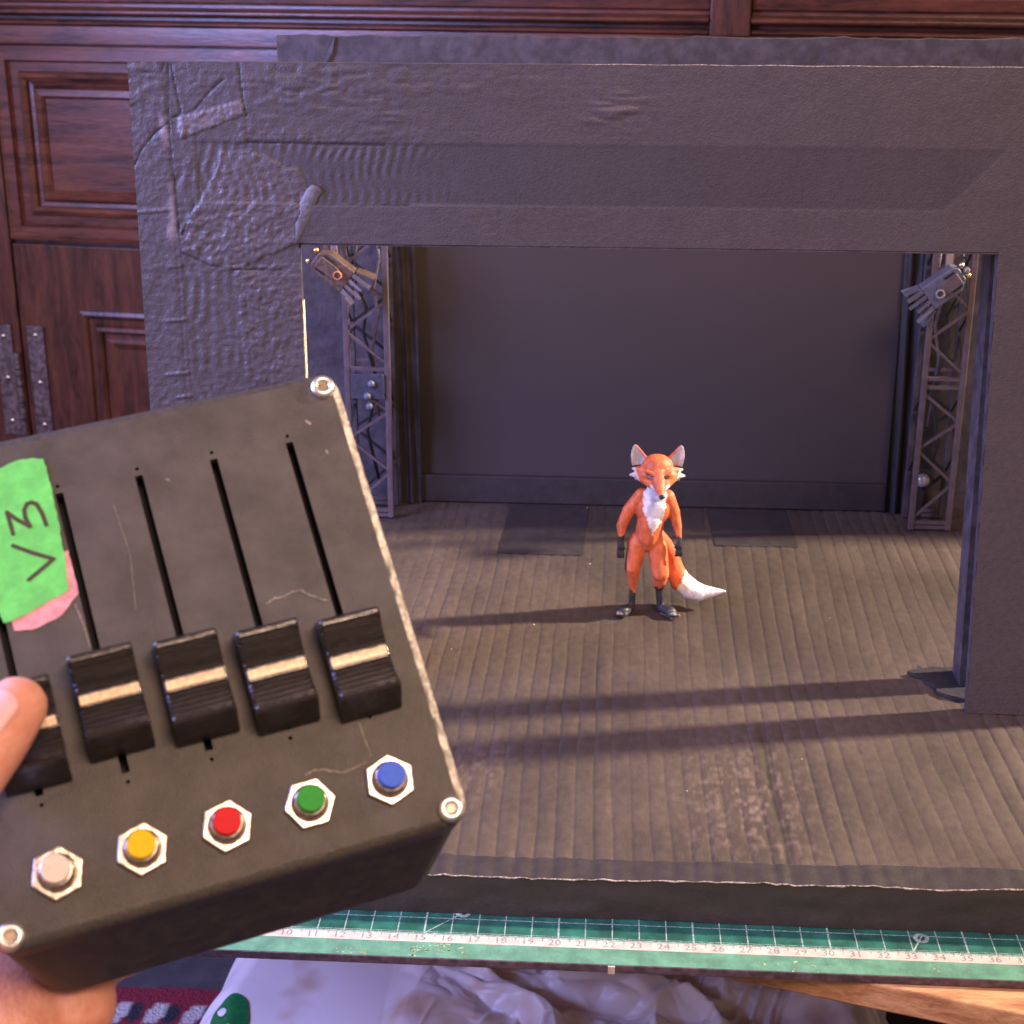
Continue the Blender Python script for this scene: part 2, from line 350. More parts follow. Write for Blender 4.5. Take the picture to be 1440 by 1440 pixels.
# ------------------------------------------------------------------ wooden table
TM = [(26.0, 0.1), (60, -9.5), (90, -9.5), (90, 60), (-12, 60), (-12, 10.85)]
mb = MB(); mb.prism([(27.6-39.6, 10.85), (60, -9.55), (90, -9.55), (90, 60), (-12, 60)], -1.5, -0.36)
tb = empty('wooden_table', (30, 10, -1.5), label='orange pine table top with visible grain, under the right side of the green mat', cat='table')
o = obj('tabletop', mb, M['pine'], None, bevel=0.12); o.parent = tb; o.matrix_parent_inverse = tb.matrix_basis.inverted()
mb = MB(); mb.box(80, 85, 50, 55, -30.3, -1.52); o = obj('leg', mb, M['pine'], None, bevel=0.2); o.parent = tb; o.matrix_parent_inverse = tb.matrix_basis.inverted()
mb = MB(); mb.box(70, 75, 0, 5, -30.3, -1.52); o = obj('leg', mb, M['pine'], None, bevel=0.2); o.parent = tb; o.matrix_parent_inverse = tb.matrix_basis.inverted()

# ------------------------------------------------------------------ plastic bag
def bagmat():
    m, nt, b = new_mat('thin_white_plastic'); b.inputs['Base Color'].default_value = (0.60, 0.55, 0.62, 1)
    b.inputs['Roughness'].default_value = 0.34; b.inputs['Transmission Weight'].default_value = 0.0
    N = nt.nodes; L = nt.links; n = N.new('ShaderNodeTexNoise'); n.inputs['Scale'].default_value = 18; n.inputs['Detail'].default_value = 3
    tc = N.new('ShaderNodeTexCoord'); L.new(tc.outputs['Object'], n.inputs[0])
    cr = N.new('ShaderNodeValToRGB'); cr.color_ramp.elements[0].color = (0.60, 0.42, 0.32, 1); cr.color_ramp.elements[1].color = (0.86, 0.80, 0.83, 1)
    cr.color_ramp.elements[0].position = 0.33; cr.color_ramp.elements[1].position = 0.47
    L.new(n.outputs[0], cr.inputs[0]); L.new(cr.outputs[0], b.inputs['Base Color'])
    return m
nx, ny = 520, 340
u, v = np.meshgrid(np.linspace(0, 1, nx), np.linspace(0, 1, ny), indexing='ij')
X = -0.6+39*u+0.8*fbm(v*3, u*0+2, 5); Y = 12+24*v+0.7*fbm(u*5, v*0, 9)
wx = X+2.5*fbm(X*.12, Y*.12, 21, 3); wy = Y+2.5*fbm(X*.12+9, Y*.12, 22, 3)
rid = lambda a: 1-np.abs(a)
calm = np.clip((X-10)/5, 0, 1)
Z = -20.5+0.9*fbm(X*.07, Y*.07, 31, 2)+calm*(1.5*rid(noise2(wx*.14+wy*.05, wy*.10, 33))**3+0.9*rid(noise2(wx*.22-wy*.16, wy*.18+wx*.12, 35))**5+0.25*rid(noise2(wx*.6-wy*.3, wy*.3, 36))**6+1.0*np.abs(noise2(wx*.24+wy*.18, wy*.28, 38))+0.32*np.abs(noise2(wx*.55-wy*.35, wy*.6+wx*.25, 39))+0.07*np.abs(noise2(wx*1.5+wy, wy*1.5, 40)))+(1-calm)*0.25*rid(noise2(wx*.25, wy*.12, 37))**2
edge = np.minimum(np.minimum(u, 1-u)*12, np.minimum(v, 1-v)*8); Z -= 6*(1-np.clip(edge, 0, 1))**2*0.8
mb = MB(); mb.grid(np.dstack([X, Y, Z]))
bag = obj('plastic_bag', mb, bagmat(), smooth=True, label='crumpled white plastic bag with a green ring print, lying below the front of the mat', cat='bag')
so = bag.modifiers.new('s', 'SOLIDIFY'); so.thickness = 0.0006
# green printed ring on the bag (follows the sheet)
BX, BY, BZ = X, Y, Z
def bagp(uu, vv):
    fi = min(max(uu, 0), 1)*(nx-1); fj = min(max(vv, 0), 1)*(ny-1); i = min(int(fi), nx-2); j = min(int(fj), ny-2); a, b = fi-i, fj-j
    return [float(Q[i, j]*(1-a)*(1-b)+Q[i+1, j]*a*(1-b)+Q[i, j+1]*(1-a)*b+Q[i+1, j+1]*a*b) for Q in (BX, BY, BZ)]
mb = MB(); n = 60
ring = []
for r_ in (0.22, 1.0):
    for k in range(n):
        t = 2*math.pi*k/n; p_ = bagp(0.076+0.029*r_*math.cos(t), 0.345+0.095*r_*math.sin(t)-0.03*(1-r_)); ring.append((p_[0], p_[1]-0.05, p_[2]+0.16))
mb.add(ring, [(k, (k+1) % n, n+(k+1) % n, n+k) for k in range(n)])
obj('printed_ring', mb, mat('green_print', (0.01, 0.17, 0.05), 0.4), bag, smooth=True)

# ------------------------------------------------------------------ cutting mat
cm = empty('cutting_mat', (22, 10, -0.35), label='dark green cutting mat with light border and numbered white ruler band under the theatre', cat='cutting mat')
def part(name, mb, m, par, **kw):
    o = obj(name, mb, m, None, **kw); o.parent = par; o.matrix_parent_inverse = par.matrix_basis.inverted(); return o
mb = MB(); mb.box(-1.5, 61.5, -1.48, 46.5, -0.33, -0.01); part('mat_core', mb, M['matedge'], cm, bevel=0.03)
mb = MB()
def sheet(mb, x0, x1, y0, y1, z): mb.add([(x0, y0, z), (x1, y0, z), (x1, y1, z), (x0, y1, z)], [(0, 1, 2, 3)])
sheet(mb, -1.45, 61.45, -1.44, 46.4, 0.0); part('light_border', mb, M['matlight'], cm)
mb = MB(); sheet(mb, -0.0, 60, 0.0, 45, 0.006); part('grid_field', mb, M['matgreen'], cm)
mb = MB(); sheet(mb, -0.5, 60.5, -0.52, -0.03, 0.006)
part('ruler_band', mb, M['matwhite'], cm)
mb = MB()
for k in range(0, 61):
    wd = 0.022 if k % 5 else 0.035
    sheet(mb, k-wd, k+wd, -0.02, 5, 0.012)
for k in range(0, 600):
    if k % 10: sheet(mb, k/10-0.006, k/10+0.006, 0.0, 0.16 if k % 5 == 0 else 0.10, 0.011)
sheet(mb, 0, 60, -0.03, 0.03, 0.018); sheet(mb, 0, 60, 0.10, 0.125, 0.017)
for y_ in (1, 2, 3, 4): sheet(mb, 0, 60, y_-0.02, y_+0.02, 0.018)
mb.add([(14.95, 0, 0.022), (15.02, 0, 0.022), (16.4, 1.4, 0.022), (16.33, 1.4, 0.022)], [(0, 1, 2, 3)])
mb.add([(32.95, 0, 0.022), (33.02, 0, 0.022), (33.5, 1.0, 0.022), (33.43, 1.0, 0.022)], [(0, 1, 2, 3)])
for k in range(41):
    t = 2*math.pi*k/40
for cx_, cy_ in ((33.42, 0.86), (16.35, 1.38)):
    n = 24; vs = [(cx_+r*math.cos(2*math.pi*k/n), cy_+r*math.sin(2*math.pi*k/n), 0.026) for r in (0.14, 0.30) for k in range(n)]
    mb.add(vs, [(k, (k+1) % n, n+(k+1) % n, n+k) for k in range(n)])
part('printed_grid', mb, M['matline'], cm)
# numbers on the ruler band
def text_mb(mb, s, x, y, z, size):
    cu = bpy.data.curves.new('t', 'FONT'); cu.body = s; cu.size = size; cu.align_x = 'CENTER'; cu.align_y = 'CENTER'; cu.resolution_u = 2
    ob = bpy.data.objects.new('t', cu); C.objects.link(ob); bpy.context.view_layer.update()
    dg = bpy.context.evaluated_depsgraph_get(); me = bpy.data.meshes.new_from_object(ob.evaluated_get(dg))
    mb.add([(x+v_.co.x, y+v_.co.y, z) for v_ in me.vertices], [tuple(p.vertices) for p in me.polygons])
    bpy.data.objects.remove(ob); bpy.data.curves.remove(cu); bpy.data.meshes.remove(me)
mb = MB()
for k in range(1, 60): text_mb(mb, str(k), k-0.12, -0.26, 0.012, 0.50)
for k in range(0, 60): sheet(mb, k+0.42, k+0.445, -0.2, -0.04, 0.012)
part('ruler_numbers', mb, M['matnum'], cm)
mb = MB()
rr = random.Random(3)
for (cx_, cy_, sx_, sy_, nn) in ((15.3, -0.95, 1.3, 0.32, 46), (12.3, -1.2, 0.8, 0.2, 14), (28.5, -1.1, 1.4, 0.25, 16), (33.9, -1.0, 0.4, 0.2, 4)):
    for k in range(nn):
        a = rr.gauss(cx_, sx_*.5); b_ = min(-0.6, max(-1.42, rr.gauss(cy_, sy_*.6))); r = rr.uniform(0.015, 0.06); t = rr.uniform(0, 3.1); e = rr.uniform(1, 3)
        vs = [(a+r*e*math.cos(q)*math.cos(t)-r*math.sin(q)*math.sin(t), b_+r*e*math.cos(q)*math.sin(t)*0.6+r*math.sin(q)*math.cos(t), 0.008) for q in [i*1.05 for i in range(6)]]
        mb.add(vs, [(0, 1, 2, 3, 4, 5)])
part('scuff_marks', mb, M['scuff'], cm)
mb = MB(); mb.box(21.85, 22.1, -1.56, -1.482, -0.33, -0.02); part('paper_scrap', mb, M['matwhite'], cm)

# ================================================================== MODEL THEATRE
th = empty('model_theatre', (22, 20, 0.02), label='matt black cardboard model theatre with taped front arch on the green mat', cat='model theatre')
YP = 15.9
# ---- deck
def deck_z(x, y): return 1.72+0.0*x
nx, ny = 900, 150
X, Y = np.meshgrid(np.linspace(1.5, 45.6, nx), np.linspace(1.36, 43.6, ny), indexing='ij')
# bow of the flutes
t = (X+0.25*noise2(X*.15, Y*.05, 41)+0.16*np.sin(Y*.11)+0.05*noise2(X*1.1, Y*.35, 48)-(X-22)*0.0)/0.76
fr = t-np.floor(t); ki = np.floor(t)
rk = np.array([(_lat(77)[int(a) % 256, 3]) for a in range(0, 80)])
hk = rk[np.clip(ki.astype(int), 0, 79)]
rip = (1-np.abs(fr*2-1)**2)*(0.020+0.034*hk)*(0.55+0.45*np.clip((22-Y)/12, 0, 1))
crease = np.exp(-((fr-0.02)/0.08)**2)*0.022*(0.3+hk)
vis = 0.45+0.55*np.clip((noise2(X*.2, Y*.12, 44)+0.6), 0, 1)
Z = 1.66+rip*vis-crease*vis+0.03*fbm(X*.15, Y*.15, 45, 3)+0.012*fbm(X*2.5, Y*2.5, 46, 2)
sag = np.exp(-((Y-1.4)/2.2)**2); Z += sag*0.22*np.clip((X-20)/20, 0, 1)+sag*0.10*noise2(X*.35, Y*0, 47)*np.clip((X-26)/8, 0, 1)
seam = np.exp(-((X-(28.7-0.02*Y)+0.05*np.sin(Y*.9))/0.16)**2)*np.clip((16-Y)/6, 0, 1)
Z -= 0.06*seam
mb = MB(); mb.grid(np.dstack([X, Y, Z]))
dk = part('stage_deck', mb, M['deck'], th, smooth=True, fixn=False)
smudge = np.clip(0.5+0.6*fbm(X*.16+3, Y*.14, 58, 4), 0, 1)
base = np.array([0.090, 0.064, 0.048]); col = np.ones(X.shape+(3,))*base
worn = np.clip(fbm(X*.35, Y*.10, 51, 5)*0.5+0.5, 0, 1)
streak = np.clip(fbm(X*2.2, Y*.22, 53, 3), 0, 1.2)
fine = np.clip(fbm(X*4.5, Y*4.0, 54, 2), 0, 1)
wear_zone = np.exp(-((X-27.6)/2.6)**2)*np.exp(-((Y-7)/5.0)**2)*1.3+np.exp(-((X-16)/1.6)**2)*np.exp(-((Y-9)/2.5)**2)*0.8
k_ = 0.58+0.42*smudge+0.16*worn+0.20*streak*(0.2+worn*0.5)+wear_zone*fine*0.9
k_ *= 1-0.16*np.exp(-((fr-0.02)/0.12)**2)*vis*np.clip(noise2(X*1.3, Y*.35, 57)+.9, 0, 1.3)
k_ *= 0.95+0.10*hk*np.clip((26-Y)/12, 0.2, 1)
k_ *= 1-0.55*seam
col *= k_[..., None]
vcol(dk, col.reshape(-1, 3))
# deck body and front face
mb = MB(); mb.box(1.5, 45.6, 1.55, 43.6, 0.02, 1.45)
part('deck_edge_box', mb, M['card'], th)
xs = np.linspace(1.5, 45.6, 200); zz = np.linspace(0, 1, 10)
XX, TT = np.meshgrid(xs, zz, indexing='ij')
topz = np.interp(xs, X[:, 0], Z[:, 0])+0.02
ZZ = 0.03+(topz[:, None]-0.03)*TT; YY = 1.33+0.05*fbm(XX*.4, ZZ*1.2, 61, 3)+0.03*np.sin(TT*3.1)
mb = MB(); mb.grid(np.dstack([XX, YY, ZZ])); part('front_fascia', mb, M['tape'], th, smooth=True)
# tape strip along front top, and worn lip
ys = np.linspace(0, 1, 12); XX, TT = np.meshgrid(np.linspace(1.5, 45.6, 400), ys, indexing='ij')
yb = 2.75+0.12*noise2(XX[:, :1]*.3, XX[:, :1]*0, 63)+0.5*np.clip((XX[:, :1]-34)/8, 0, 1)*np.sin(XX[:, :1]*.6)
YY = 1.34+(yb-1.34)*TT
zi = np.interp(XX.ravel(), X[:, 0], Z[:, 2]).reshape(XX.shape)
zlip = np.interp(XX.ravel(), X[:, 0], Z[:, 0]).reshape(XX.shape)
ZZ = np.maximum(zi, zlip*0.5+zi*0.5)+0.055+0.018*fbm(XX*.8, YY*1.5, 64, 3)
mb = MB(); mb.grid(np.dstack([XX, YY, ZZ])); part('front_tape', mb, M['tape'], th, smooth=True)
mb = MB(); pts = []
for i in range(0, 400, 2): pts.append((XX[i, 0], 1.315, ZZ[i, 0]+0.0+0.012*math.sin(i*.7)))
mb.tube(pts, [0.028+0.016*math.sin(i*.9)*math.sin(i*.23) for i in range(len(pts))], 6); part('worn_lip', mb, M['worn'], th, smooth=True)
# tape patches on the deck
for (x0, x1, y0, y1, sk) in ((15.35, 20.15, 34.05, 42.3, 0.2), (27.75, 32.5, 36.1, 42.3, -0.3)):
    gx, gy = np.meshgrid(np.linspace(x0, x1, 20), np.linspace(y0, y1, 20), indexing='ij')
    gx = gx+sk*(gy-y0)/8
    mb = MB(); mb.grid(np.dstack([gx, gy, 1.715+0.010*fbm(gx, gy, 71)])); part('tape_patch', mb, M['tape'], th, smooth=True)
# torn black scrap behind the right pillar
mb = MB(); mb.prism([(35.9, 19.75), (36.4, 19.95), (36.5, 20.45), (36.7, 20.1), (37.2, 20.3), (37.6, 20.25), (38.9, 20.4), (39.4, 19.2), (39.3, 17.1), (38.0, 17.0), (37.3, 17.35), (36.9, 17.7), (36.95, 18.2), (36.6, 18.7), (36.5, 19.3), (36.2, 19.45)], 1.74, 1.92)
part('torn_card_scrap', mb, mat('torn_black_paper', (0.020, 0.016, 0.018), 0.8, bump=0.6, bscale=300), th)
# specks
mb = MB(); rr = random.Random(8)
for (x_, y_, r_) in ((20.3, 41.7, .05), (20.6, 32.6, .05), (17.9, 24.2, .05), (14.0, 21.0, .03), (30.0, 11.0, .03), (25, 8, .03), (33, 26, .03)):
    mb = MB(); mb.sphere((x_, y_, 1.80), (r_, r_, r_*0.5), 8, 6); part('paint_speck', mb, M['pale_card'], th, smooth=True)


# ---- proscenium front
def outer_l(z): return 1.30+(z-1.72)*0.0131
def open_r(z): return 37.86-(z-1.72)*0.0362
nx, nz = 640, 420
gx, gz = np.meshgrid(np.linspace(0, 1, nx), np.linspace(0, 1, nz), indexing='ij')
Zp = 1.74+(30.0-1.74)*gz
Xp = outer_l(Zp)+(45.2-outer_l(Zp))*gx
openm = (Xp > 8.4) & (Xp < open_r(Zp)) & (Zp < 22.68)
H = 0.010*fbm(Xp*.6, Zp*.6, 81, 3)
wr2 = np.abs(noise2(Xp*3.1+Zp*1.2, Zp*3.1-Xp*1.4, 89))+0.6*np.abs(noise2(Xp*6, Zp*6.5, 90))
_wx = Xp+0.25*noise2(Xp*1.5, Zp*1.5, 401); _wz = Zp+0.25*noise2(Xp*1.5+9, Zp*1.5, 402)
_f = fbm(_wx*1.9-_wz*1.1, _wz*2.6+_wx*0.9, 403, 4)
wr2 = np.clip(1-np.abs(_f)*2.2, 0, 1)**2*0.45+0.30*fbm(Xp*4.5, Zp*5.5, 405, 3)
colr = np.ones(Xp.shape)*0.092; rgh = np.ones(Xp.shape)*0.46
def ramp(a, w): return np.clip(a/w, 0, 1)
band = ramp(Zp-24.35, .05)*ramp(26.85-Zp, .05)*ramp(Xp-4.2, .05)*ramp((36.6-(Zp-24.3)*-0.2)-Xp-np.abs(Zp-26.8)*0.75, .06)
H += 0.035*(1-band)*np.clip((22-Xp)/10, 0.3, 1)+0.05*wr2*(1-band)*np.clip((12-Xp)/8, 0.0, 1)
leftw = np.clip((16-Xp)/9, 0, 1)
corr = np.sin(2*math.pi*(Xp/0.42+0.35*noise2(Xp*.5, Zp*1.6, 83)+0.25*np.sin(Zp*3)))*np.clip(noise2(Xp*.6, Zp*2.2, 84)+.75, 0, 1.2)
H += 0.020*corr*band*np.clip(0.3+1.2*np.abs(np.sin(Zp*3.6+0.4*noise2(Xp*.7, Zp, 88))), 0, 1)*np.clip((14.8+1.0*noise2(Zp*2.5, Zp*0, 86)-Xp)/2.0, 0, 1)*np.clip(0.6+leftw, 0, 1)
bs = ramp(Zp-24.3, .12)*ramp(26.9-Zp, .12)*np.clip((Xp-4.2)/9+0.25*noise2(Zp*2.2, Xp*.3, 88), 0, 1)*(band > .3); colr = colr*(1-0.30*bs); rgh = rgh+0.18*bs
# wrinkles of the tape, strong at left, fading right
wr = np.abs(noise2(Xp*1.1, Zp*3.2, 87))*0.6+np.abs(noise2(Xp*2.4, Zp*5.5, 88))*0.4
topw = np.exp(-((Zp-29.2)/0.9)**2)*np.clip(noise2(Xp*.22, Zp*.4, 91)+0.75, 0, 1.3)
rl = 0.18+0.82*np.clip((24-Xp)/14, 0, 1)
H += (1-band)*(0.08*wr*rl*(0.35+topw*1.2)*np.clip(1.4-np.clip(Xp-22, 0, 9)/9, 0.3, 1))
lw = np.exp(-((Zp-25.9)/0.0001)**2)*0
lowmid = np.exp(-((Zp-27.0)/0.5)**2)*(Xp < 14)*(Xp > 6); H += 0.05*wr2*lowmid
sc = np.exp(-((Xp-21.4)/1.3)**2)*np.exp(-((Zp-28.2)/0.8)**2)+0.7*np.exp(-((Xp-12.2)/1.0)**2)*np.exp(-((Zp-27.7)/0.7)**2)
H += 0.11*sc*np.abs(noise2(Xp*1.0+Zp*.6, Zp*4.5, 92))
# side strip, seam
strip = ramp(3.15-Xp, .05); H += 0.03*strip
H += 0.03*np.exp(-((Xp-3.25)/0.05)**2)
wsc = ramp(Xp-2.75, .1)*ramp(3.2-Xp, .1)*ramp(Zp-22.5, .8)*ramp(28-Zp, .5)*np.clip(fbm(Xp*1.5, Zp*.8, 93, 4)*1.3+.35, 0, 1); colr = colr+0.22*wsc; rgh = rgh-0.12*wsc
# wrinkled patches
pA = [(3.55, 27.8), (4.6, 28.05), (6.25, 28.53), (6.36, 27.97), (5.2, 27.55), (3.64, 26.94)]
pB = [(4.11, 24.18), (5.0, 25.4), (5.39, 26.53), (7.01, 26.34), (8.4, 25.75), (8.76, 25.21), (8.7, 24.0), (8.38, 22.75), (8.02, 22.6), (5.57, 21.57), (4.43, 21.74), (3.3, 22.3), (3.3, 23.0)]
pC = [(5.6, 21.6), (8.4, 21.9), (8.4, 16.4), (5.8, 16.8)]
a = inpoly(Xp, Zp, pA); H += 0.05*a; colr = np.where(a, 0.16, colr); H += a*0.06*wr2
b = inpoly(Xp+0.15*noise2(Xp*2, Zp*2, 94), Zp+0.15*noise2(Xp*2+5, Zp*2, 95), pB)
H += b*(0.035+0.065*wr2+0.02*noise2(Xp*1.3-Zp*1.3, Zp*1.5+Xp, 96)); colr = np.where(b, 0.115, colr); rgh = np.where(b, 0.40, rgh)
c = inpoly(Xp, Zp, pC); H += c*(0.02+0.065*wr2*np.clip(noise2(Xp*.8, Zp*.8, 97)+.8, 0, 1)); colr = np.where(c, 0.108, colr); rgh = np.where(c, 0.40, rgh)
ripl = (Xp < 8.4) & (Xp > 3.3) & (Zp < 26.8) & (Zp > 3); nb = ripl & ~b & ~c
H += nb*0.018*np.sin(2*math.pi*(Xp/0.5+noise2(Xp*.8, Zp*1.0, 98)*0.6))*np.clip(noise2(Xp*.6, Zp*1.3, 99)+.6, 0, 1)
# horizontal folds on the outer strip
for zf, xa, xb in ((21.6, 2.6, 3.4), (19.3, 2.3, 3.4), (16.95, 2.2, 3.35), (15.9, 2.6, 3.35), (24.0, 1.5, 3.1)):
    H += 0.07*np.exp(-((Zp-zf-0.1*(Xp-2.5))/0.06)**2)*ramp(Xp-xa, .2)*ramp(xb-Xp, .1)
# cracks
def segd(x0, z0, x1, z1):
    dx, dz = x1-x0, z1-z0; t_ = np.clip(((Xp-x0)*dx+(Zp-z0)*dz)/(dx*dx+dz*dz), 0, 1)
    return np.hypot(Xp-x0-t_*dx, Zp-z0-t_*dz)
crk = 9+Xp*0
for pl in ([(1.5, 25.6), (1.97, 26.5), (2.5, 27.1), (2.9, 27.42), (3.4, 27.8)], [(3.4, 27.8), (4.3, 28.1), (4.8, 28.7), (5.5, 29.3)], [(6.2, 30), (6.3, 28.5), (6.4, 27.9)], [(3.3, 29.9), (3.2, 27.7)], [(2.3, 29.6), (3.0, 29.55), (3.15, 29.9)], [(3.2, 27.7), (3.3, 22.5)], [(3.3, 22.3), (4.43, 21.74), (5.57, 21.57), (7.6, 21.6)], [(6.4, 26.85), (9, 26.8), (12, 26.78)], [(8.3, 24.35), (13, 24.33)], [(3.4, 23.0), (4.0, 24.2)], [(3.45, 29.9), (3.7, 28.0)]):
    for (x0, z0), (x1, z1) in zip(pl[:-1], pl[1:]): crk = np.minimum(crk, segd(x0, z0, x1, z1)+0.03*np.abs(noise2(Xp*3, Zp*3, 100)))
ck = np.exp(-(crk/0.05)**2); H -= 0.05*ck; colr = colr*(1-0.8*ck)
pt = np.clip(fbm(Xp*.8, Zp*.8, 101, 4), -1, 1); colr = colr*(1+0.05*pt)
H = np.clip(H+0.03, 0.012, 0.3)
Yp_ = YP-H
mb = MB(); vid = -np.ones(Xp.shape, int)
ok = ~openm; keep = []
Vs = np.dstack([Xp, Yp_, Zp])
# snap the opening border
use = np.zeros(Xp.shape, bool); faces = []
fo = ok[:-1, :-1] & ok[1:, :-1] & ok[1:, 1:] & ok[:-1, 1:]
ii, jj = np.nonzero(fo)
for a_, b_ in ((0, 0), (1, 0), (1, 1), (0, 1)): use[ii+a_, jj+b_] = True
vid[use] = np.arange(use.sum())
mb.v = [tuple(map(float, q)) for q in Vs[use]]
mb.f = [(vid[i, j], vid[i+1, j], vid[i+1, j+1], vid[i, j+1]) for i, j in zip(ii.tolist(), jj.tolist())]
mb.f = [tuple(int(q) for q in f) for f in mb.f]; mb.mi = [0]*len(mb.f)
pf = part('front_arch', mb, M['card_attr'], th, smooth=True, fixn=False)
cc = np.stack([colr*0.76, colr*0.62, colr*0.66, rgh], -1)[use]; vcol(pf, cc)
# card thickness behind the front surface: an arch-shaped slab
mb = MB()
fr_ = [(1.32, 1.74), (1.70, 29.98), (45.18, 29.98), (45.18, 1.74), (37.90, 1.74), (37.13, 22.62), (8.33, 22.62), (8.33, 1.74)]
n = len(fr_); vs = [(x, YP-0.0, z) for x, z in fr_]+[(x, YP+0.5, z) for x, z in fr_]
mb.add(vs, [(0, 1, 2, 3, 4, 5, 6, 7)[::-1], tuple(range(8, 16))]+[(k, (k+1) % n, n+(k+1) % n, n+k) for k in range(n)])
bm_me = obj('arch_core', mb, M['card'], None); bm_me.parent = th; bm_me.matrix_parent_inverse = th.matrix_basis.inverted()
mb = MB(); mb.box(8.335, 8.38, YP+0.02, YP+0.48, 1.8, 20.2); part('lit_jamb_strip', mb, M['pale_card'], th)  # pale strip paints the lit stretch of the left jamb
mb = MB()
vs = [(1.72, YP-0.03, 29.99), (45.15, YP-0.03, 29.99), (45.15, YP+0.3, 29.99), (1.72, YP+0.3, 29.99)]
pts = [(x_, YP-0.02, 30.0+0.015*math.sin(x_*2.1)) for x_ in np.linspace(20, 45.1, 120)]
mb.tube(pts, 0.02, 6); part('lit_top_edge', mb, M['worn'], th, smooth=True)  # pale line painted where light catches the arch's top edge
# fold of tape sticking out at the inner corner
mb = MB(); P = np.array([[(8.08, YP-0.06, 22.7), (8.2, YP-0.14, 22.75), (8.4, YP-0.06, 22.72)], [(8.2, YP-0.08, 23.5), (8.42, YP-0.22, 23.5), (8.6, YP-0.07, 23.3)], [(8.45, YP-0.08, 24.4), (8.62, YP-0.16, 24.45), (8.95, YP-0.07, 24.0)], [(8.75, YP-0.07, 24.95), (9.0, YP-0.34, 25.05), (9.25, YP-0.07, 24.65)], [(9.0, YP-0.08, 25.15), (9.28, YP-0.22, 25.1), (9.45, YP-0.08, 24.85)]])
mb.grid(P); part('tape_fold', mb, mat('lifted_tape', (0.11, 0.10, 0.10), 0.45, nscale=300, bump=0.5), th, smooth=True)
# wing posts behind the arch
for xa, xt in ((38.05, 37.35),):
    mb = MB()
    vs = []
    for x_, z_ in ((xa, 1.75), (xt, 24.5)):
        for dx, y_ in ((0, 18.3), (0.9, 18.3), (0.9, 19.9), (0, 19.9)): vs.append((x_+(dx if xa > 20 else -dx), y_, z_))
    mb.add(vs, [(0, 1, 2, 3), (4, 5, 6, 7), (0, 1, 5, 4), (1, 2, 6, 5), (2, 3, 7, 6), (3, 0, 4, 7)])
    part('wing_post', mb, M['card'], th)
# back wall, backdrop, ledge
xs = np.linspace(2.24, 84, 360); zt = 29.25+0.06*noise2(xs*.5, xs*0, 111)+0.05*noise2(xs*1.7, xs*0, 112)  # wall runs on unseen past the deck, lengthened to shade the rear floor
gz = np.linspace(0, 1, 60); XX, TT = np.meshgrid(xs, gz, indexing='ij'); ZZ = 0.05+(zt[:, None]-0.05)*TT
HH = 0.02+0.06*np.abs(noise2(XX*.9, ZZ*1.8, 113))*np.clip(noise2(XX*.3, ZZ*.5, 114)+.6, 0, 1)
mb = MB(); mb.grid(np.dstack([XX, 43.7-HH, ZZ])); mb.grid(np.dstack([XX, 44.3+0*XX, ZZ]))
top = np.dstack([np.stack([xs, xs], 1), np.stack([43.7-HH[:, -1], 44.3+0*xs], 1), np.stack([zt, zt], 1)]); mb.grid(top)
mb.box(2.1, 2.24, 43.66, 44.32, 0.05, 29.2)
part('back_wall', mb, M['card'], th, smooth=False)
mb = MB(); mb.add([(4.6, 43.55, 26.5), (4.5, 43.55, 27.2), (5.0, 43.45, 28.3), (5.2, 43.5, 29.2), (5.5, 43.5, 29.2), (5.3, 43.4, 28.3), (4.8, 43.55, 27.2)], [(0, 1, 2, 5, 6), (2, 3, 4, 5)])
part('corner_fold', mb, M['tape'], th)
mb = MB(); mb.box(9.3, 39.1, 42.75, 43.0, 3.3, 25.5); part('backdrop', mb, M['backdrop'], th)
mb = MB(); mb.box(8.5, 39.6, 42.35, 42.95, 1.75, 3.45); part('backdrop_ledge', mb, M['tape'], th, bevel=0.06)
for x0, x1, sgn in ((8.7, 10.1, 1), (38.2, 39.4, -1)):
    gx, gz = np.meshgrid(np.linspace(x0, x1, 60), np.linspace(1.75, 25.5, 20), indexing='ij')
    mb = MB(); mb.grid(np.dstack([gx, 42.1+0.14*np.sin(gx*9+0.2*gz)+0.06*noise2(gx*3, gz*.4, 121), gz])); part('side_drape', mb, mat('brown_drape', (0.04, 0.029, 0.024), 0.7, nscale=100, bump=0.3) if x0 < 20 else M['darkplastic'], th, smooth=True)

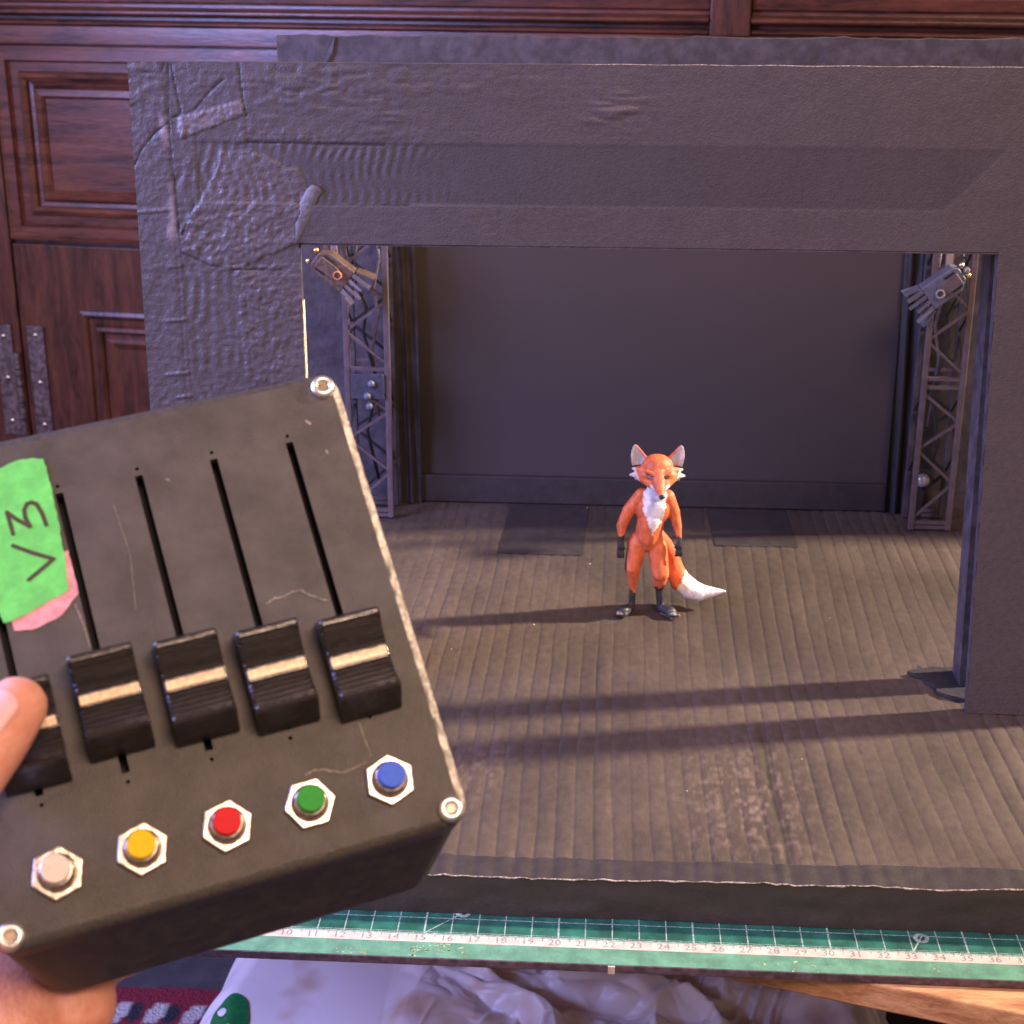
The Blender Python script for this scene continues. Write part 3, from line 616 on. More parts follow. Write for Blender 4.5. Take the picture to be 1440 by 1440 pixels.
# ------------------------------------------------------------------ truss towers
def truss(x0, x1, y0, y1, label, flip):
    cx = (x0+x1)/2; cy = (y0+y1)/2; zb = 1.78; zt = 24.5
    t = empty('truss_tower', (cx, cy, zb), label=label, cat='truss tower', group='lattice truss towers')
    for lx in (x0, x1):
        for ly in (y0, y1):
            mb = MB(); mb.box(lx-0.17-cx, lx+0.17-cx, ly-0.15-cy, ly+0.15-cy, 0.02, zt-zb)
            obj('leg', mb, M['truss'] if ly == y0 else M['card'], t, bevel=0.05)
    segs = [(2.45, 4.65), (4.7, 6.65), (6.75, 8.35), (8.4, 10.1), (11.25, 13.1), (13.2, 14.95), (15.05, 16.9), (17.0, 18.9), (19, 21), (21.1, 23)]
    for yy in (y0, y1):
        mb = MB()
        d = 1 if flip else 0
        dm = M['truss'] if yy == y0 else M['darkplastic']
        for i, (a, b) in enumerate(segs):
            p, q = (x0, x1) if (i+d+(1 if i >= 4 else 0)) % 2 == 0 else (x1, x0)
            mb.beam((p-cx, yy-cy, a-zb), (q-cx, yy-cy, b-zb), 0.15, 0.12)
        obj('diagonal_braces', mb, dm, t)
        for z_ in (1.95, 2.25, 10.45, 10.95):
            mb = MB(); mb.beam((x0-cx, yy-cy, z_-zb), (x1-cx, yy-cy, z_-zb), 0.2, 0.16)
            obj('cross_bar', mb, M['truss'], t)
    for xx in (x0, x1):
        mb = MB()
        for i, (a, b) in enumerate(segs):
            p, q = (y0, y1) if i % 2 == 0 else (y1, y0)
            mb.beam((xx-cx, p-cy, a-zb), (xx-cx+0.001, q-cy, b-zb), 0.10, 0.10)
        obj('side_braces', mb, M['darkplastic'], t)
    return t, cx, cy, zb
tl, cxl, cyl_, zb = truss(6.25, 8.6, 39.3, 41.4, 'dark lattice truss tower beside the left edge of the stage backdrop', False)
tr, cxr, cyr, zb = truss(39.35, 41.5, 39.3, 41.4, 'dark lattice truss tower beside the right pillar of the theatre', False)
mb = MB(); mb.box(6.45-cxl, 8.4-cxl, -1.35, -1.2, 8.7-zb+0.5, 10.2-zb+0.5)
obj('clamp_plate', mb, mat('blue_grey_plate', (0.06, 0.06, 0.08), 0.4), tl, bevel=0.05)
for z_, x_ in ((9.75, 0.25), (9.0, 0.0), (8.4, 0.1)):
    mb = MB(); mb.sphere((x_, -1.45, z_-zb+0.4), 0.22, 12, 8); obj('screw', mb, M['lampbody'], tl, smooth=True)
# wires inside the trusses
for (t_, s_) in ((tl, 1), (tr, -1)):
    mb = MB(); mb.tube([(-0.5*s_, 0.2, 17), (-0.7*s_, 0, 15.5), (-0.6*s_, -0.3, 14), (-0.1*s_, 0, 12.6), (-0.4*s_, .3, 11), (0.4*s_, .1, 8), (-.3*s_, .1, 5), (.3*s_, .2, 2)], 0.10)
    obj('wire', mb, M['darkplastic'], t_, smooth=True)
    mb = MB(); mb.tube([(0.5*s_, 0.2, 17.2), (0.75*s_, -.4, 15.5), (0.4*s_, -0.6, 13.8), (0.55*s_, 0, 12), (0.1*s_, .3, 10), (0.4*s_, .1, 6)], 0.09)
    obj('wire', mb, M['truss'], t_, smooth=True)
# small round lamp in the right truss
o = MB(); o.sphere((0, 0, 0), (0.42, 0.36, 0.42), 24, 14)
lb = empty('round_lamp', (40.0, 40.3, 4.5), label='small round silvery lamp inside the foot of the right truss tower', cat='lamp')
obj('lamp_globe', o, M['bolt'], lb, smooth=True)
mb = MB(); mb.cyl((0.1, 0.1, 0.15), (0.1, 0.5, 0.15), 0.55, n=24); mb.box(-0.15, 0.15, 0.2, 0.5, -2.75, 0.1); obj('lamp_socket', mb, M['darkplastic'], lb)

# ------------------------------------------------------------------ stage spotlights
def spotlight(loc, ang, sgn, body_m, label):
    root = empty('stage_spotlight', loc, label=label, cat='stage spotlight', group='small spotlights hung on the truss towers')
    Rm = Matrix.Rotation(ang, 4, 'Y')
    def B(*a):
        mb = MB(); mb.box(*a, M=Rm); return mb
    # local: +x' = towards the flaps
    mb = MB(); mb.prism([(-1.55, -0.45), (-1.3, -0.7), (0.7, -0.72), (0.7, 0.72), (-1.0, 0.72), (-1.55, 0.3)], -0.55, 0.55, M=Rm @ Matrix.Rotation(math.pi/2, 4, 'X'))
    body = obj('housing', mb, body_m, root, bevel=0.08)
    for z_ in (-0.45, -0.15, 0.15, 0.45):
        mb = MB(); mb.box(-1.2, -0.6, -0.60, -0.56, z_-0.05, z_+0.05, M=Rm); obj('cooling_fin', mb, M['darkplastic'], body)
    mb = MB(); mb.prism([(-1.3, -0.35), (-0.2, -0.35), (0.15, -0.1), (0.15, 0.2), (-0.2, 0.35), (-1.3, 0.35)], 0.62, 0.76, M=Rm @ Matrix.Rotation(math.pi/2, 4, 'X'))
    yk = obj('yoke', mb, M['truss'] if sgn > 0 else M['lampbrown'], root, bevel=0.04)
    mb = MB(); c = Rm @ Vector((0.02, -0.78, 0.05)); mb.tube([c+Vector((0.21*math.cos(q*math.pi/10), -0.06, 0.21*math.sin(q*math.pi/10))) for q in range(20)]+[c+Vector((0.21, -0.06, 0.001))], 0.055, 8)
    obj('pivot_knob', mb, mat('ring_grey', (0.30, 0.28, 0.30), 0.4) if sgn > 0 else mat('copper_knob', (0.45, 0.18, 0.08), 0.4), yk, smooth=True)
    fl = [((0.7, 0.74), (1.75, 1.05)), ((0.7, -0.74), (1.6, -0.98))]
    for (a0, b0), (a1, b1) in fl:
        mb = MB(); mb.add([Rm @ Vector(q) for q in ((a0, -0.5, b0), (a0, 0.5, b0), (a1, 0.65, b1), (a1, -0.65, b1), (a0, -0.5, b0+0.08), (a0, 0.5, b0+0.08), (a1, 0.65, b1+0.08), (a1, -0.65, b1+0.08))], [(0, 1, 2, 3), (4, 5, 6, 7), (0, 1, 5, 4), (1, 2, 6, 5), (2, 3, 7, 6), (3, 0, 4, 7)])
        obj('barn_door', mb, body_m, root)
    for z0, z1, ln in ((-0.66, -0.42, 0.95), (-0.30, -0.10, 1.1), (0.06, 0.26, 0.85), (0.42, 0.66, 1.15)):
        mb = MB(); mb.add([Rm @ Vector(q) for q in ((0.68, -0.56, z0), (0.68, -0.56, z1), (0.7+ln, -0.85, z1*1.15-0.04), (0.7+ln, -0.85, z0*1.15+0.04), (0.68, -0.30, z0), (0.68, -0.30, z1), (0.7+ln, -0.70, z1*1.15-0.04), (0.7+ln, -0.70, z0*1.15+0.04))], [(0, 1, 2, 3), (4, 5, 6, 7), (0, 1, 5, 4), (1, 2, 6, 5), (2, 3, 7, 6), (3, 0, 4, 7)])
        obj('barn_door', mb, body_m, root)
    mb = MB(); mb.box(0.62, 0.78, -0.5, 0.5, -0.66, 0.66, M=Rm); obj('lamp_face', mb, M['darkplastic'], body)
    mb = MB(); c0 = Rm @ Vector((-0.6, 0.7, 0.3)); mb.beam(c0, (c0.x*0.3+sgn*0.6, 1.6, 2.6), 0.4, 0.2); mb.beam((sgn*0.9, 1.5, 0.6), (sgn*0.9, 1.5, 4.0), 0.35, 0.25)
    obj('hanging_bracket', mb, M['lampbrown'] if sgn < 0 else M['truss'], root, bevel=0.04)
    for q, mm in (((-1.75, -0.2, 0.28), M['brass']), ((-1.85, -0.35, -0.05), M['bolt']), ((-1.75, -0.3, -0.45), M['chrome'])):
        if sgn < 0 and mm is M['bolt']: continue
        mb = MB(); c = Rm @ Vector(q); mb.sphere(c, 0.17, 12, 8); obj('terminal_screw', mb, mm, body, smooth=True)
    return root
spotlight((39.25, 37.6, 16.45), math.radians(180-38), 1, M['lampbody'], 'blue grey spotlight with flaps pointing down left at top of the right truss')
spotlight((6.25, 37.6, 16.9), math.radians(38), -1, M['lampbrown'], 'brownish spotlight with flaps pointing down right at top of the left truss')

# ================================================================== VOXEL-BLENDED FIGURES
def blob_mesh(prims, voxel, smooth=4, factor=0.5):
    """union of closed tapered capsules / ellipsoids (cm) -> one continuous surface (cm)"""
    mb = MB()
    for p in prims:
        if p[0] == 'c':
            _, a, ra, b, rb = p; a = Vector(a); b = Vector(b); n = 8
            pts = []; rs = []
            d = (b-a); L_ = d.length; d.normalize()
            for k in range(6):
                th_ = math.pi/2*(1-k/6.0); pts.append(a-d*ra*math.sin(th_)); rs.append(max(0.001, ra*math.cos(th_)))
            for k in range(7):
                f = k/6.0; pts.append(a+d*L_*f); rs.append(ra+(rb-ra)*f)
            for k in range(1, 7):
                th_ = math.pi/2*k/6.0; pts.append(b+d*rb*math.sin(th_)); rs.append(max(0.001, rb*math.cos(th_)))
            mb.tube(pts, rs, 16)
        elif p[0] == 'e':
            _, c, r, rot = p; mb.sphere(c, r, 20, 14, M=Euler([math.radians(q) for q in rot]).to_matrix())
        elif p[0] == 'h':                                     # convex hull-ish prism given as verts, faces
            mb.add(p[1], p[2])
    me = bpy.data.meshes.new('tmp'); me.from_pydata(mb.v, [], mb.f)
    bm = bmesh.new(); bm.from_mesh(me); bmesh.ops.recalc_face_normals(bm, faces=bm.faces); bm.to_mesh(me); bm.free()
    ob = bpy.data.objects.new('tmp', me); C.objects.link(ob)
    r = ob.modifiers.new('r', 'REMESH'); r.mode = 'VOXEL'; r.voxel_size = voxel
    s = ob.modifiers.new('s', 'SMOOTH'); s.iterations = smooth; s.factor = factor
    bpy.context.view_layer.update(); dg = bpy.context.evaluated_depsgraph_get()
    out = bpy.data.meshes.new_from_object(ob.evaluated_get(dg))
    bpy.data.objects.remove(ob); bpy.data.meshes.remove(me)
    return out
def blob_obj(name, prims, voxel, m, parent, smooth=4, **kw):
    me = blob_mesh(prims, voxel, smooth); me.name = name
    co = np.empty(len(me.vertices)*3, np.float32); me.vertices.foreach_get('co', co); P = co.reshape(-1, 3).copy()
    me.vertices.foreach_set('co', (co*S)); me.materials.clear(); me.materials.append(m)
    me.polygons.foreach_set('use_smooth', [True]*len(me.polygons)); me.polygons.foreach_set('material_index', [0]*len(me.polygons)); me.update()
    o = bpy.data.objects.new(name, me); C.objects.link(o); o.parent = parent
    return tag(o, **kw), P

# ---- fox figurine; origin between the feet, +x right, -y to the viewer
FX = (23.83, 26.25, 1.75)
fox = empty('fox_figurine', FX, label='standing orange fox figurine with white chest, black feet and white tipped tail on the stage', cat='figurine')
P_ = []
c = lambda a, ra, b, rb: P_.append(('c', a, ra, b, rb))
e = lambda p, r, rot=(0, 0, 0): P_.append(('e', p, r, rot))
# pelvis, torso, chest, neck
e((-0.28, 0.15, 3.95), (0.90, 0.60, 0.62)); c((-0.25, 0.12, 4.2), 0.70, (-0.12, 0.05, 5.2), 0.70)
e((-0.04, 0.0, 5.75), (0.94, 0.62, 0.95)); e((0.0, 0.0, 6.35), (0.80, 0.52, 0.5)); c((0.04, 0.0, 6.4), 0.46, (0.08, -0.12, 7.3), 0.42)
# legs
c((-0.76, 0.12, 3.75), 0.52, (-0.98, -0.15, 2.55), 0.42); c((-0.98, -0.15, 2.5), 0.40, (-0.93, 0.10, 1.35), 0.20); c((-0.93, 0.1, 1.35), 0.17, (-0.96, 0.05, 0.35), 0.17)
c((0.24, 0.12, 3.6), 0.52, (0.45, -0.22, 2.3), 0.45); c((0.45, -0.2, 2.25), 0.42, (0.42, 0.05, 1.55), 0.32); c((0.42, 0.08, 1.6), 0.24, (0.52, 0.12, 0.4), 0.20)
# feet
for k, (fx, fy, ln, dx) in enumerate(((-0.98, 0.05, 0.80, -0.50), (0.55, 0.12, 0.80, 0.62))):
    c((fx, fy+0.05, 0.24), 0.24, (fx+dx*0.8, fy-ln*0.7, 0.24), 0.28)
    for a in (-1, 0, 1): c((fx+dx*0.8+a*0.17, fy-ln*0.7, 0.18), 0.16, (fx+dx*1.05+a*0.20, fy-ln*0.98, 0.15), 0.13)
# arms
c((-0.62, 0.02, 6.42), 0.38, (-1.26, 0.05, 5.55), 0.34); c((-1.26, 0.05, 5.55), 0.33, (-1.60, 0.0, 4.75), 0.27); c((-1.60, 0.0, 4.75), 0.27, (-1.60, -0.15, 4.15), 0.16)
c((0.68, 0.02, 6.38), 0.36, (1.04, 0.1, 5.5), 0.31); c((1.04, 0.1, 5.5), 0.30, (1.24, -0.02, 4.75), 0.22); c((1.24, -0.02, 4.75), 0.20, (1.32, -0.15, 4.35), 0.14)
for hx, hz, s in ((-1.62, 4.05, 1), (1.34, 4.2, -1)):
    c((hx, -0.15, hz), 0.15, (hx, -0.22, hz-0.35), 0.17)
    for q, a in enumerate((-0.12, -0.04, 0.05, 0.13)):
        c((hx+a, -0.22, hz-0.4), 0.062, (hx+a*1.3, -0.32, hz-0.72-0.05*(q % 2)), 0.05); c((hx+a*1.3, -0.32, hz-0.72-0.05*(q % 2)), 0.05, (hx+a*1.2+0.03*s, -0.28, hz-0.95), 0.035)
    c((hx+0.1*s, -0.25, hz-0.15), 0.06, (hx+0.24*s, -0.36, hz-0.45), 0.045)
# head: skull, cheeks, muzzle tilted down to the front
e((0.10, -0.08, 7.98), (0.80, 0.70, 0.64), (10, 0, 0)); e((0.10, -0.30, 7.66), (1.00, 0.55, 0.40))
c((0.16, -0.60, 7.66), 0.46, (0.25, -1.25, 7.20), 0.27); c((0.25, -1.25, 7.20), 0.27, (0.31, -1.64, 6.96), 0.15)
c((0.22, -0.95, 7.12), 0.24, (0.29, -1.45, 6.84), 0.14)
c((-0.42, -0.74, 7.96), 0.11, (0.02, -0.86, 7.78), 0.11); c((0.70, -0.70, 7.96), 0.11, (0.34, -0.86, 7.78), 0.11)     # brows
for s in (-1, 1):
    c((0.10+s*0.80, -0.30, 7.55), 0.26, (0.22+s*0.18, -0.85, 7.15), 0.22)
    for (x, z, x2, z2, r) in ((0.62, 7.62, 1.36, 7.50, 0.34), (0.66, 7.82, 1.24, 7.84, 0.27), (0.55, 7.45, 1.10, 7.32, 0.25)):
        c((0.10+s*x, -0.25, z), r, (0.12+s*x2, 0.0, z2), 0.06)
# tail
tp = [((0.25, 0.65, 4.2), 0.28), ((0.70, 0.90, 3.5), 0.34), ((1.0, 1.0, 2.75), 0.42), ((1.22, 1.05, 2.0), 0.50), ((1.55, 1.05, 1.35), 0.56), ((2.05, 1.0, 0.95), 0.56), ((2.55, 0.95, 0.80), 0.46), ((3.15, 0.9, 0.85), 0.28), ((3.85, 0.80, 0.95), 0.07)]
for (a, ra), (b, rb) in zip(tp[:-1], tp[1:]): c(a, ra, b, rb)
# ears: broad cupped triangles with some thickness
EARS = ((-1, -1.02, 9.02), (1, 1.28, 9.02))
for s, tipx, tipz in EARS:
    bx = 0.10+s*0.66
    vs = []; fs = []; NU, NV = 9, 11
    for side in (0, 1):
        for j in range(NV):
            f = j/(NV-1); hw = 0.54*(1-f)**0.75+0.05; cxx = bx+(tipx-bx)*f+s*0.06*math.sin(math.pi*f); zz = 7.95+(tipz-7.95)*f
            for i in range(NU):
                q = i/(NU-1)*2-1
                vs.append((cxx+q*hw, 0.20-0.16*q*q*(1-f)+(0.16 if side else 0)*(1-0.3*f), zz-0.0*q))
    I = lambda sd, j, i: sd*NU*NV+j*NU+i
    for j in range(NV-1):
        for i in range(NU-1):
            fs.append((I(0, j, i), I(0, j, i+1), I(0, j+1, i+1), I(0, j+1, i))); fs.append((I(1, j, i), I(1, j+1, i), I(1, j+1, i+1), I(1, j, i+1)))
    for j in range(NV-1):
        for i in (0, NU-1): fs.append((I(0, j, i), I(0, j+1, i), I(1, j+1, i), I(1, j, i)))
    for i in range(NU-1):
        for j in (0, NV-1): fs.append((I(0, j, i), I(0, j, i+1), I(1, j, i+1), I(1, j, i)))
    P_.append(('h', vs, fs))
foxm = mat_attr('painted_figurine', 0.50, bump=0.6, bscale=1100, var=0.28, nscale=420, spec=0.45, coat=0.0, stretch=(1, 1, 0.4))
fb, PP = blob_obj('fox_body', P_, 0.042, foxm, fox, 3)
x, y, z = PP.T; nz = fbm(x*3, z*3, 201, 3)*0.06; tn = 0.03*np.sin(x*9+z*13)+0.02*np.sin(z*31)
OR = np.array([0.68, 0.155, 0.060]); WH = np.array([0.80, 0.78, 0.80]); BK = np.array([0.035, 0.035, 0.038]); GR = np.array([0.60, 0.55, 0.54])
col = np.ones((len(x), 3))*OR
dk_ = np.clip(fbm(x*2, z*2, 203, 3), -1, 1)*0.12; col *= (1+dk_)[:, None]
def paint(mask, cl, w=None):
    global col; col = np.where(mask[:, None], cl, col)
legs = (z < 1.50+nz*3-0.40*(x < -0.2)) & (y < 0.62) & (x < 0.9+0.6*(z < .5)) & ~((x > 0.95) & (y > 0.55)); paint(legs, BK)
paint((z < 4.4+nz*2) & ((x < -1.28) | ((x > 1.02) & (y < 0.3) & (z > 3))), BK)
paint((z < 0.62) & (y < 0.5) & (x < 1.5), BK); paint((z < 0.42) & (y < -0.55) & (tn > 0.02), np.array([0.25, 0.22, 0.19]))
bibw = np.interp(z, [4.65, 4.9, 5.4, 6.0, 6.6, 7.0], [0.0, 0.20, 0.42, 0.60, 0.62, 0.45])
paint((y < -0.12) & (np.abs(x-(0.0+0.02*(z-5))) < bibw+nz+tn) & (z > 4.5) & (z < 7.05) & ~((y < -0.62) & (z > 6.7)) , WH)
paint((x > 1.45+tn+0.5*(z-1.3)) & (z < 1.9) & (y > 0.4), WH); paint((x > 1.75) & (y > 0.2) & (z < 2.0), WH)
paint((z < 8.3) & (z > 7.0) & (np.abs(x-0.11) > 1.02+0.35*(z-7.6)+nz), GR*1.15)
paint((np.abs(x-0.25) < 0.5) & (y < -0.5) & (z < 7.16+(-y-1.3)*-0.42) & (z > 6.6), GR*1.1)
for s, tx, tz in EARS:
    bx = 0.10+s*0.66; f = np.clip((z-7.95)/(tz-7.95), 0, 1.2); ax = bx+(tx-bx)*f+s*0.06*np.sin(np.pi*np.clip(f, 0, 1))
    paint((z > 7.98) & (y < 0.30) & (y > -0.12) & (s*(x-0.10) > 0.58+0.3*(8.5-z)) & (s*(x-ax) > -0.40*np.clip(1-f, 0, 1)**0.75), np.array([0.42, 0.39, 0.40]))
    paint((z > 9.0) & (np.abs(x-tx) < 0.35), np.array([0.46, 0.44, 0.46]))
    paint((z > 8.3) & (y < 0.2) & (s*(x-ax) > 0.28*np.clip(1-f, 0, 1)**.75), np.array([0.50, 0.47, 0.48]))
vcol(fb, np.clip(col, 0, 1))
mb = MB(); mb.sphere((0.33, -1.80, 6.99), (0.15, 0.12, 0.11), 14, 10); obj('nose', mb, mat('nose_black', (0.015, 0.012, 0.012), 0.3), fox, smooth=True)
for s, ex in ((-1, -0.18), (1, 0.54)):
    mb = MB(); mb.sphere((ex, -0.90, 7.70), (0.23, 0.11, 0.10), 14, 10, M=Euler((math.radians(-15), math.radians(22*(1 if s < 0 else -1)), math.radians(-18*s*-1))).to_matrix())
    ey = obj('eye', mb, mat('eye_paint', (0.22, 0.20, 0.26) if s < 0 else (0.10, 0.06, 0.02), 0.3), fox, smooth=True)
    mb = MB(); mb.tube([(ex-0.26, -0.86, 7.80+0.05*s*-1), (ex, -1.0, 7.79), (ex+0.26, -0.86, 7.80+0.05*s)], [0.025, 0.045, 0.025], 8)
    obj('eye_line', mb, mat('eye_line_paint', (0.10, 0.05, 0.03), 0.5), ey, smooth=True)

# ================================================================== CONTROLLER BOX
W3 = Matrix(((0.9172607455066019, -0.3424999678756774, 0.20328919488699007), (0.37839532179475793, 0.5900998124291271, -0.7131614065657917), (0.12429684306724875, 0.7310786437697507, 0.6708757794310785)))
cM = W3.to_4x4(); 
for i, q in enumerate((7.690584513866984, -16.445221648343086, 14.88864560064804)): cM[i][3] = q*S
ctl = empty('fader_box', mat=cM, label='black control box with five sliders and coloured push buttons held up by the hand', cat='control box')
u0, u1, v0, v1 = -1.85, 10.20, -3.30, 10.0
def rrect(a0, a1, b0, b1, r, n=7):
    out = []
    for cx, cy, st in ((a1-r, b1-r, 0), (a0+r, b1-r, 90), (a0+r, b0+r, 180), (a1-r, b0+r, 270)):
        for k in range(n+1):
            t = math.radians(st+90*k/n); out.append((cx+r*math.cos(t), cy+r*math.sin(t)))
    if n < 5: return out
    x0, y0 = out[-1]; x1, y1 = out[0]                 # points along the right side, for its painted edge light and scuffs
    return out+[(x0+(x1-x0)*k/120, y0+(y1-y0)*k/120) for k in range(1, 120)]
SL = [-0.03, 2.10, 4.22, 6.26, 8.38]
# panel face with slots and small holes
bm = bmesh.new(); edges = []
def loop(pts):
    vs = [bm.verts.new((x*S, y*S, 0)) for x, y in pts]
    for a, b in zip(vs, vs[1:]+vs[:1]): edges.append(bm.edges.new((a, b)))
loop(rrect(u0+0.25, u1-0.25, v0+0.25, v1-0.25, 0.5))
for s_ in SL:
    loop(rrect(s_-0.105, s_+0.105, 0.24, 8.08, 0.03, 2)[::-1])
    for hv in (0.0, 8.28): loop([(s_+0.055*math.cos(k*math.pi/4), hv+0.055*math.sin(k*math.pi/4)) for k in range(8)][::-1])
bmesh.ops.triangle_fill(bm, use_beauty=True, use_dissolve=False, edges=edges)
bmesh.ops.recalc_face_normals(bm, faces=bm.faces)
if sum(f.normal.z for f in bm.faces) < 0: bmesh.ops.reverse_faces(bm, faces=bm.faces)
r_ = bmesh.ops.extrude_face_region(bm, geom=list(bm.faces))
bmesh.ops.translate(bm, verts=[g for g in r_['geom'] if isinstance(g, bmesh.types.BMVert)], vec=(0, 0, -0.28*S))
bmesh.ops.recalc_face_normals(bm, faces=bm.faces)
me = bpy.data.meshes.new('face_plate'); bm.to_mesh(me); bm.free(); me.materials.append(M['case'])
fp = bpy.data.objects.new('face_plate', me); C.objects.link(fp); fp.parent = ctl
# bevelled rim; right side painted pale for the lit edge, speckled with scuffs
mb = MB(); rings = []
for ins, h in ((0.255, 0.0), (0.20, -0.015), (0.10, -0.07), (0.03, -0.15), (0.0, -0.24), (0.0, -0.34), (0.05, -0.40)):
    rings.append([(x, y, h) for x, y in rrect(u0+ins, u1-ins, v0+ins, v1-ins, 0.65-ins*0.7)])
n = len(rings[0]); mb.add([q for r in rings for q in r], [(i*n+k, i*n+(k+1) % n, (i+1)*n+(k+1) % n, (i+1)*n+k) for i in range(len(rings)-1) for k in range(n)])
rim = obj('lit_scuffed_rim', mb, mat_attr('case_rim', 0.45, bump=0.6, bscale=1500, var=0.25, nscale=700), ctl, smooth=True, fixn=True)
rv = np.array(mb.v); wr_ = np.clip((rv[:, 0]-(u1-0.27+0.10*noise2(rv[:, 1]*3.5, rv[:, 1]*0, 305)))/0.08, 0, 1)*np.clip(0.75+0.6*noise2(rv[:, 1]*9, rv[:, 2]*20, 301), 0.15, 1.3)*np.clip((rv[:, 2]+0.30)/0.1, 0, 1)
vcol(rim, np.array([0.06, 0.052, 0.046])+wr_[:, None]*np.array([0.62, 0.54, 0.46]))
HB = 4.9
def brect(du0, du1, dv0, dv1, r): return rrect(u0+du0, u1-du1, v0+dv0, v1-dv1, r)
mb = MB(); rings = []
for (d0, d1, e0, e1, h, r) in ((0.10, 0.10, 0.10, 0.10, -0.36, 0.6), (0.04, 0.04, 0.03, 0.04, -0.42, 0.65), (0.02, 0.03, 0.0, 0.03, -1.10, 0.65), (0.07, 0.08, 0.05, 0.08, -1.16, 0.62)):
    rings.append([(x, y, h) for x, y in brect(d0, d1, e0, e1, r)])
mb.add([q for r in rings for q in r], [(i*n+k, i*n+(k+1) % n, (i+1)*n+(k+1) % n, (i+1)*n+k) for i in range(len(rings)-1) for k in range(n)])
obj('lid', mb, M['case_side'], ctl, smooth=False)
mb = MB(); rings = []
for (d0, d1, e0, e1, h, r) in ((0.9, 0.9, 0.9, 0.9, -1.18, 0.3), (0.10, 0.12, 0.10, 0.1, -1.18, 0.62), (0.04, 0.08, 0.0, 0.05, -1.24, 0.65), (0.45, 0.50, -0.70, 0.1, -HB+0.55, 1.0), (0.60, 0.75, -0.68, 0.25, -HB+0.15, 1.1), (0.95, 1.1, -0.4, 0.5, -HB, 1.0)):
    rings.append([(x, y, h) for x, y in brect(d0, d1, e0, e1, r)])
mb.add([q for r in rings for q in r], [(i*n+k, i*n+(k+1) % n, (i+1)*n+(k+1) % n, (i+1)*n+k) for i in range(len(rings)-1) for k in range(n)]+[tuple((len(rings)-1)*n+k for k in range(n))])
obj('case_body', mb, M['case_side'], ctl, smooth=False)
mb = MB(); mb.box(u0+0.9, u1-0.9, v0+0.9, v1-0.9, -0.9, -0.7); obj('slider_bed', mb, M['slot'], ctl)
# screws
for (a, b) in ((9.72, 9.47), (9.70, -2.90), (-1.36, -2.92), (-1.36, 9.47)):
    mb = MB(); mb.lathe([(0.34, 0.0), (0.345, 0.08), (0.32, 0.17), (0.25, 0.22), (0.17, 0.225), (0.155, 0.10), (0.0, 0.09)], (a, b)); sc_ = obj('screw', mb, M['screw'], ctl, smooth=True)
    mb = MB(); mb.cyl((a, b, 0.115), (a, b, 0.125), 0.13, n=6, ph=0.3); obj('socket', mb, mat('socket_dark', (0.25, 0.2, 0.16), 0.4, metal=1), sc_)
# fader caps
CV = [1.80, 2.10, 1.92, 1.66, 1.42]
for i, (s_, cv) in enumerate(zip(SL, CV)):
    fc = empty('fader_cap', (0, 0, 0)); fc.parent = ctl; fc.location = Vector((s_+0.06, cv, 0))*S
    prof = [(-1.42, 0.14), (-1.14, 0.92), (-1.07, 1.08), (-1.00, 1.12), (-0.95, 1.07), (-0.90, 1.06), (-0.80, 0.93), (-0.76, 0.95), (-0.62, 0.82), (-0.58, 0.85), (-0.48, 0.77), (-0.44, 0.80), (-0.34, 0.74), (-0.30, 0.77), (-0.22, 0.73), (-0.16, 0.78), (0.16, 0.80), (0.22, 0.74), (0.28, 0.78), (0.34, 0.76), (0.42, 0.83), (0.46, 0.80), (0.60, 0.88), (0.76, 1.01), (0.80, 0.98), (0.88, 1.10), (0.94, 1.16), (1.02, 1.18), (1.10, 1.13), (1.17, 0.98), (1.36, 0.14)]
    hw = 0.80; n = len(prof)
    vs = []
    for xx in (-hw, -hw+0.07, hw-0.07, hw):
        for (a, h) in prof: vs.append((xx, a, h-(0.05 if abs(xx) == hw and h > .2 else 0)))
    mb = MB(); fs = [(j*n+k, (j+1)*n+k, (j+1)*n+k+1, j*n+k+1) for j in range(3) for k in range(n-1)]
    fs += [tuple(range(n)), tuple(reversed(range(3*n, 4*n)))]+[(j*n, j*n+n-1, (j+1)*n+n-1, (j+1)*n) for j in range(3)]
    mb.add(vs, fs); obj('cap_shell', mb, M['cap'], fc)
    mb = MB(); mb.box(-hw+0.05, hw-0.05, -0.125, 0.125, 0.74, 0.825); obj('stripe', mb, M['stripe'], fc, bevel=0.03)
    mb = MB(); mb.box(-0.08, 0.08, -0.3, 0.3, -0.7, 0.3); obj('lever', mb, M['darkplastic'], fc)
# push buttons
for (a, b, cn, rot) in ((0.0, -1.76, 'white', 0.25), (2.06, -1.75, 'yellow', 0.25), (4.17, -1.77, 'red', 0.2), (6.29, -1.79, 'green', 0.0), (8.40, -1.76, 'blue', 0.35)):
    pb = empty('push_button'); pb.parent = ctl; pb.location = Vector((a, b, 0))*S; pb['label'] = 'push button with %s cap' % cn
    mb = MB()
    hexp = [(0.68*math.cos(rot+k*math.pi/3), 0.68*math.sin(rot+k*math.pi/3)) for k in range(6)]
    mb.prism(hexp, 0.0, 0.17); obj('hex_nut', mb, M['chrome'], pb, bevel=0.05, seg=3)
    mb = MB(); mb.lathe([(0.60, 0.0), (0.60, 0.05), (0.47, 0.19), (0.46, 0.24), (0.44, 0.40), (0.40, 0.50), (0.36, 0.52), (0.0, 0.52)]); obj('bushing', mb, M['chrome'], pb, smooth=True)
    mb = MB(); mb.lathe([(0.345, 0.50), (0.345, 0.76), (0.325, 0.79), (0.0, 0.795)], n=48); obj('button_cap', mb, M[cn], pb)
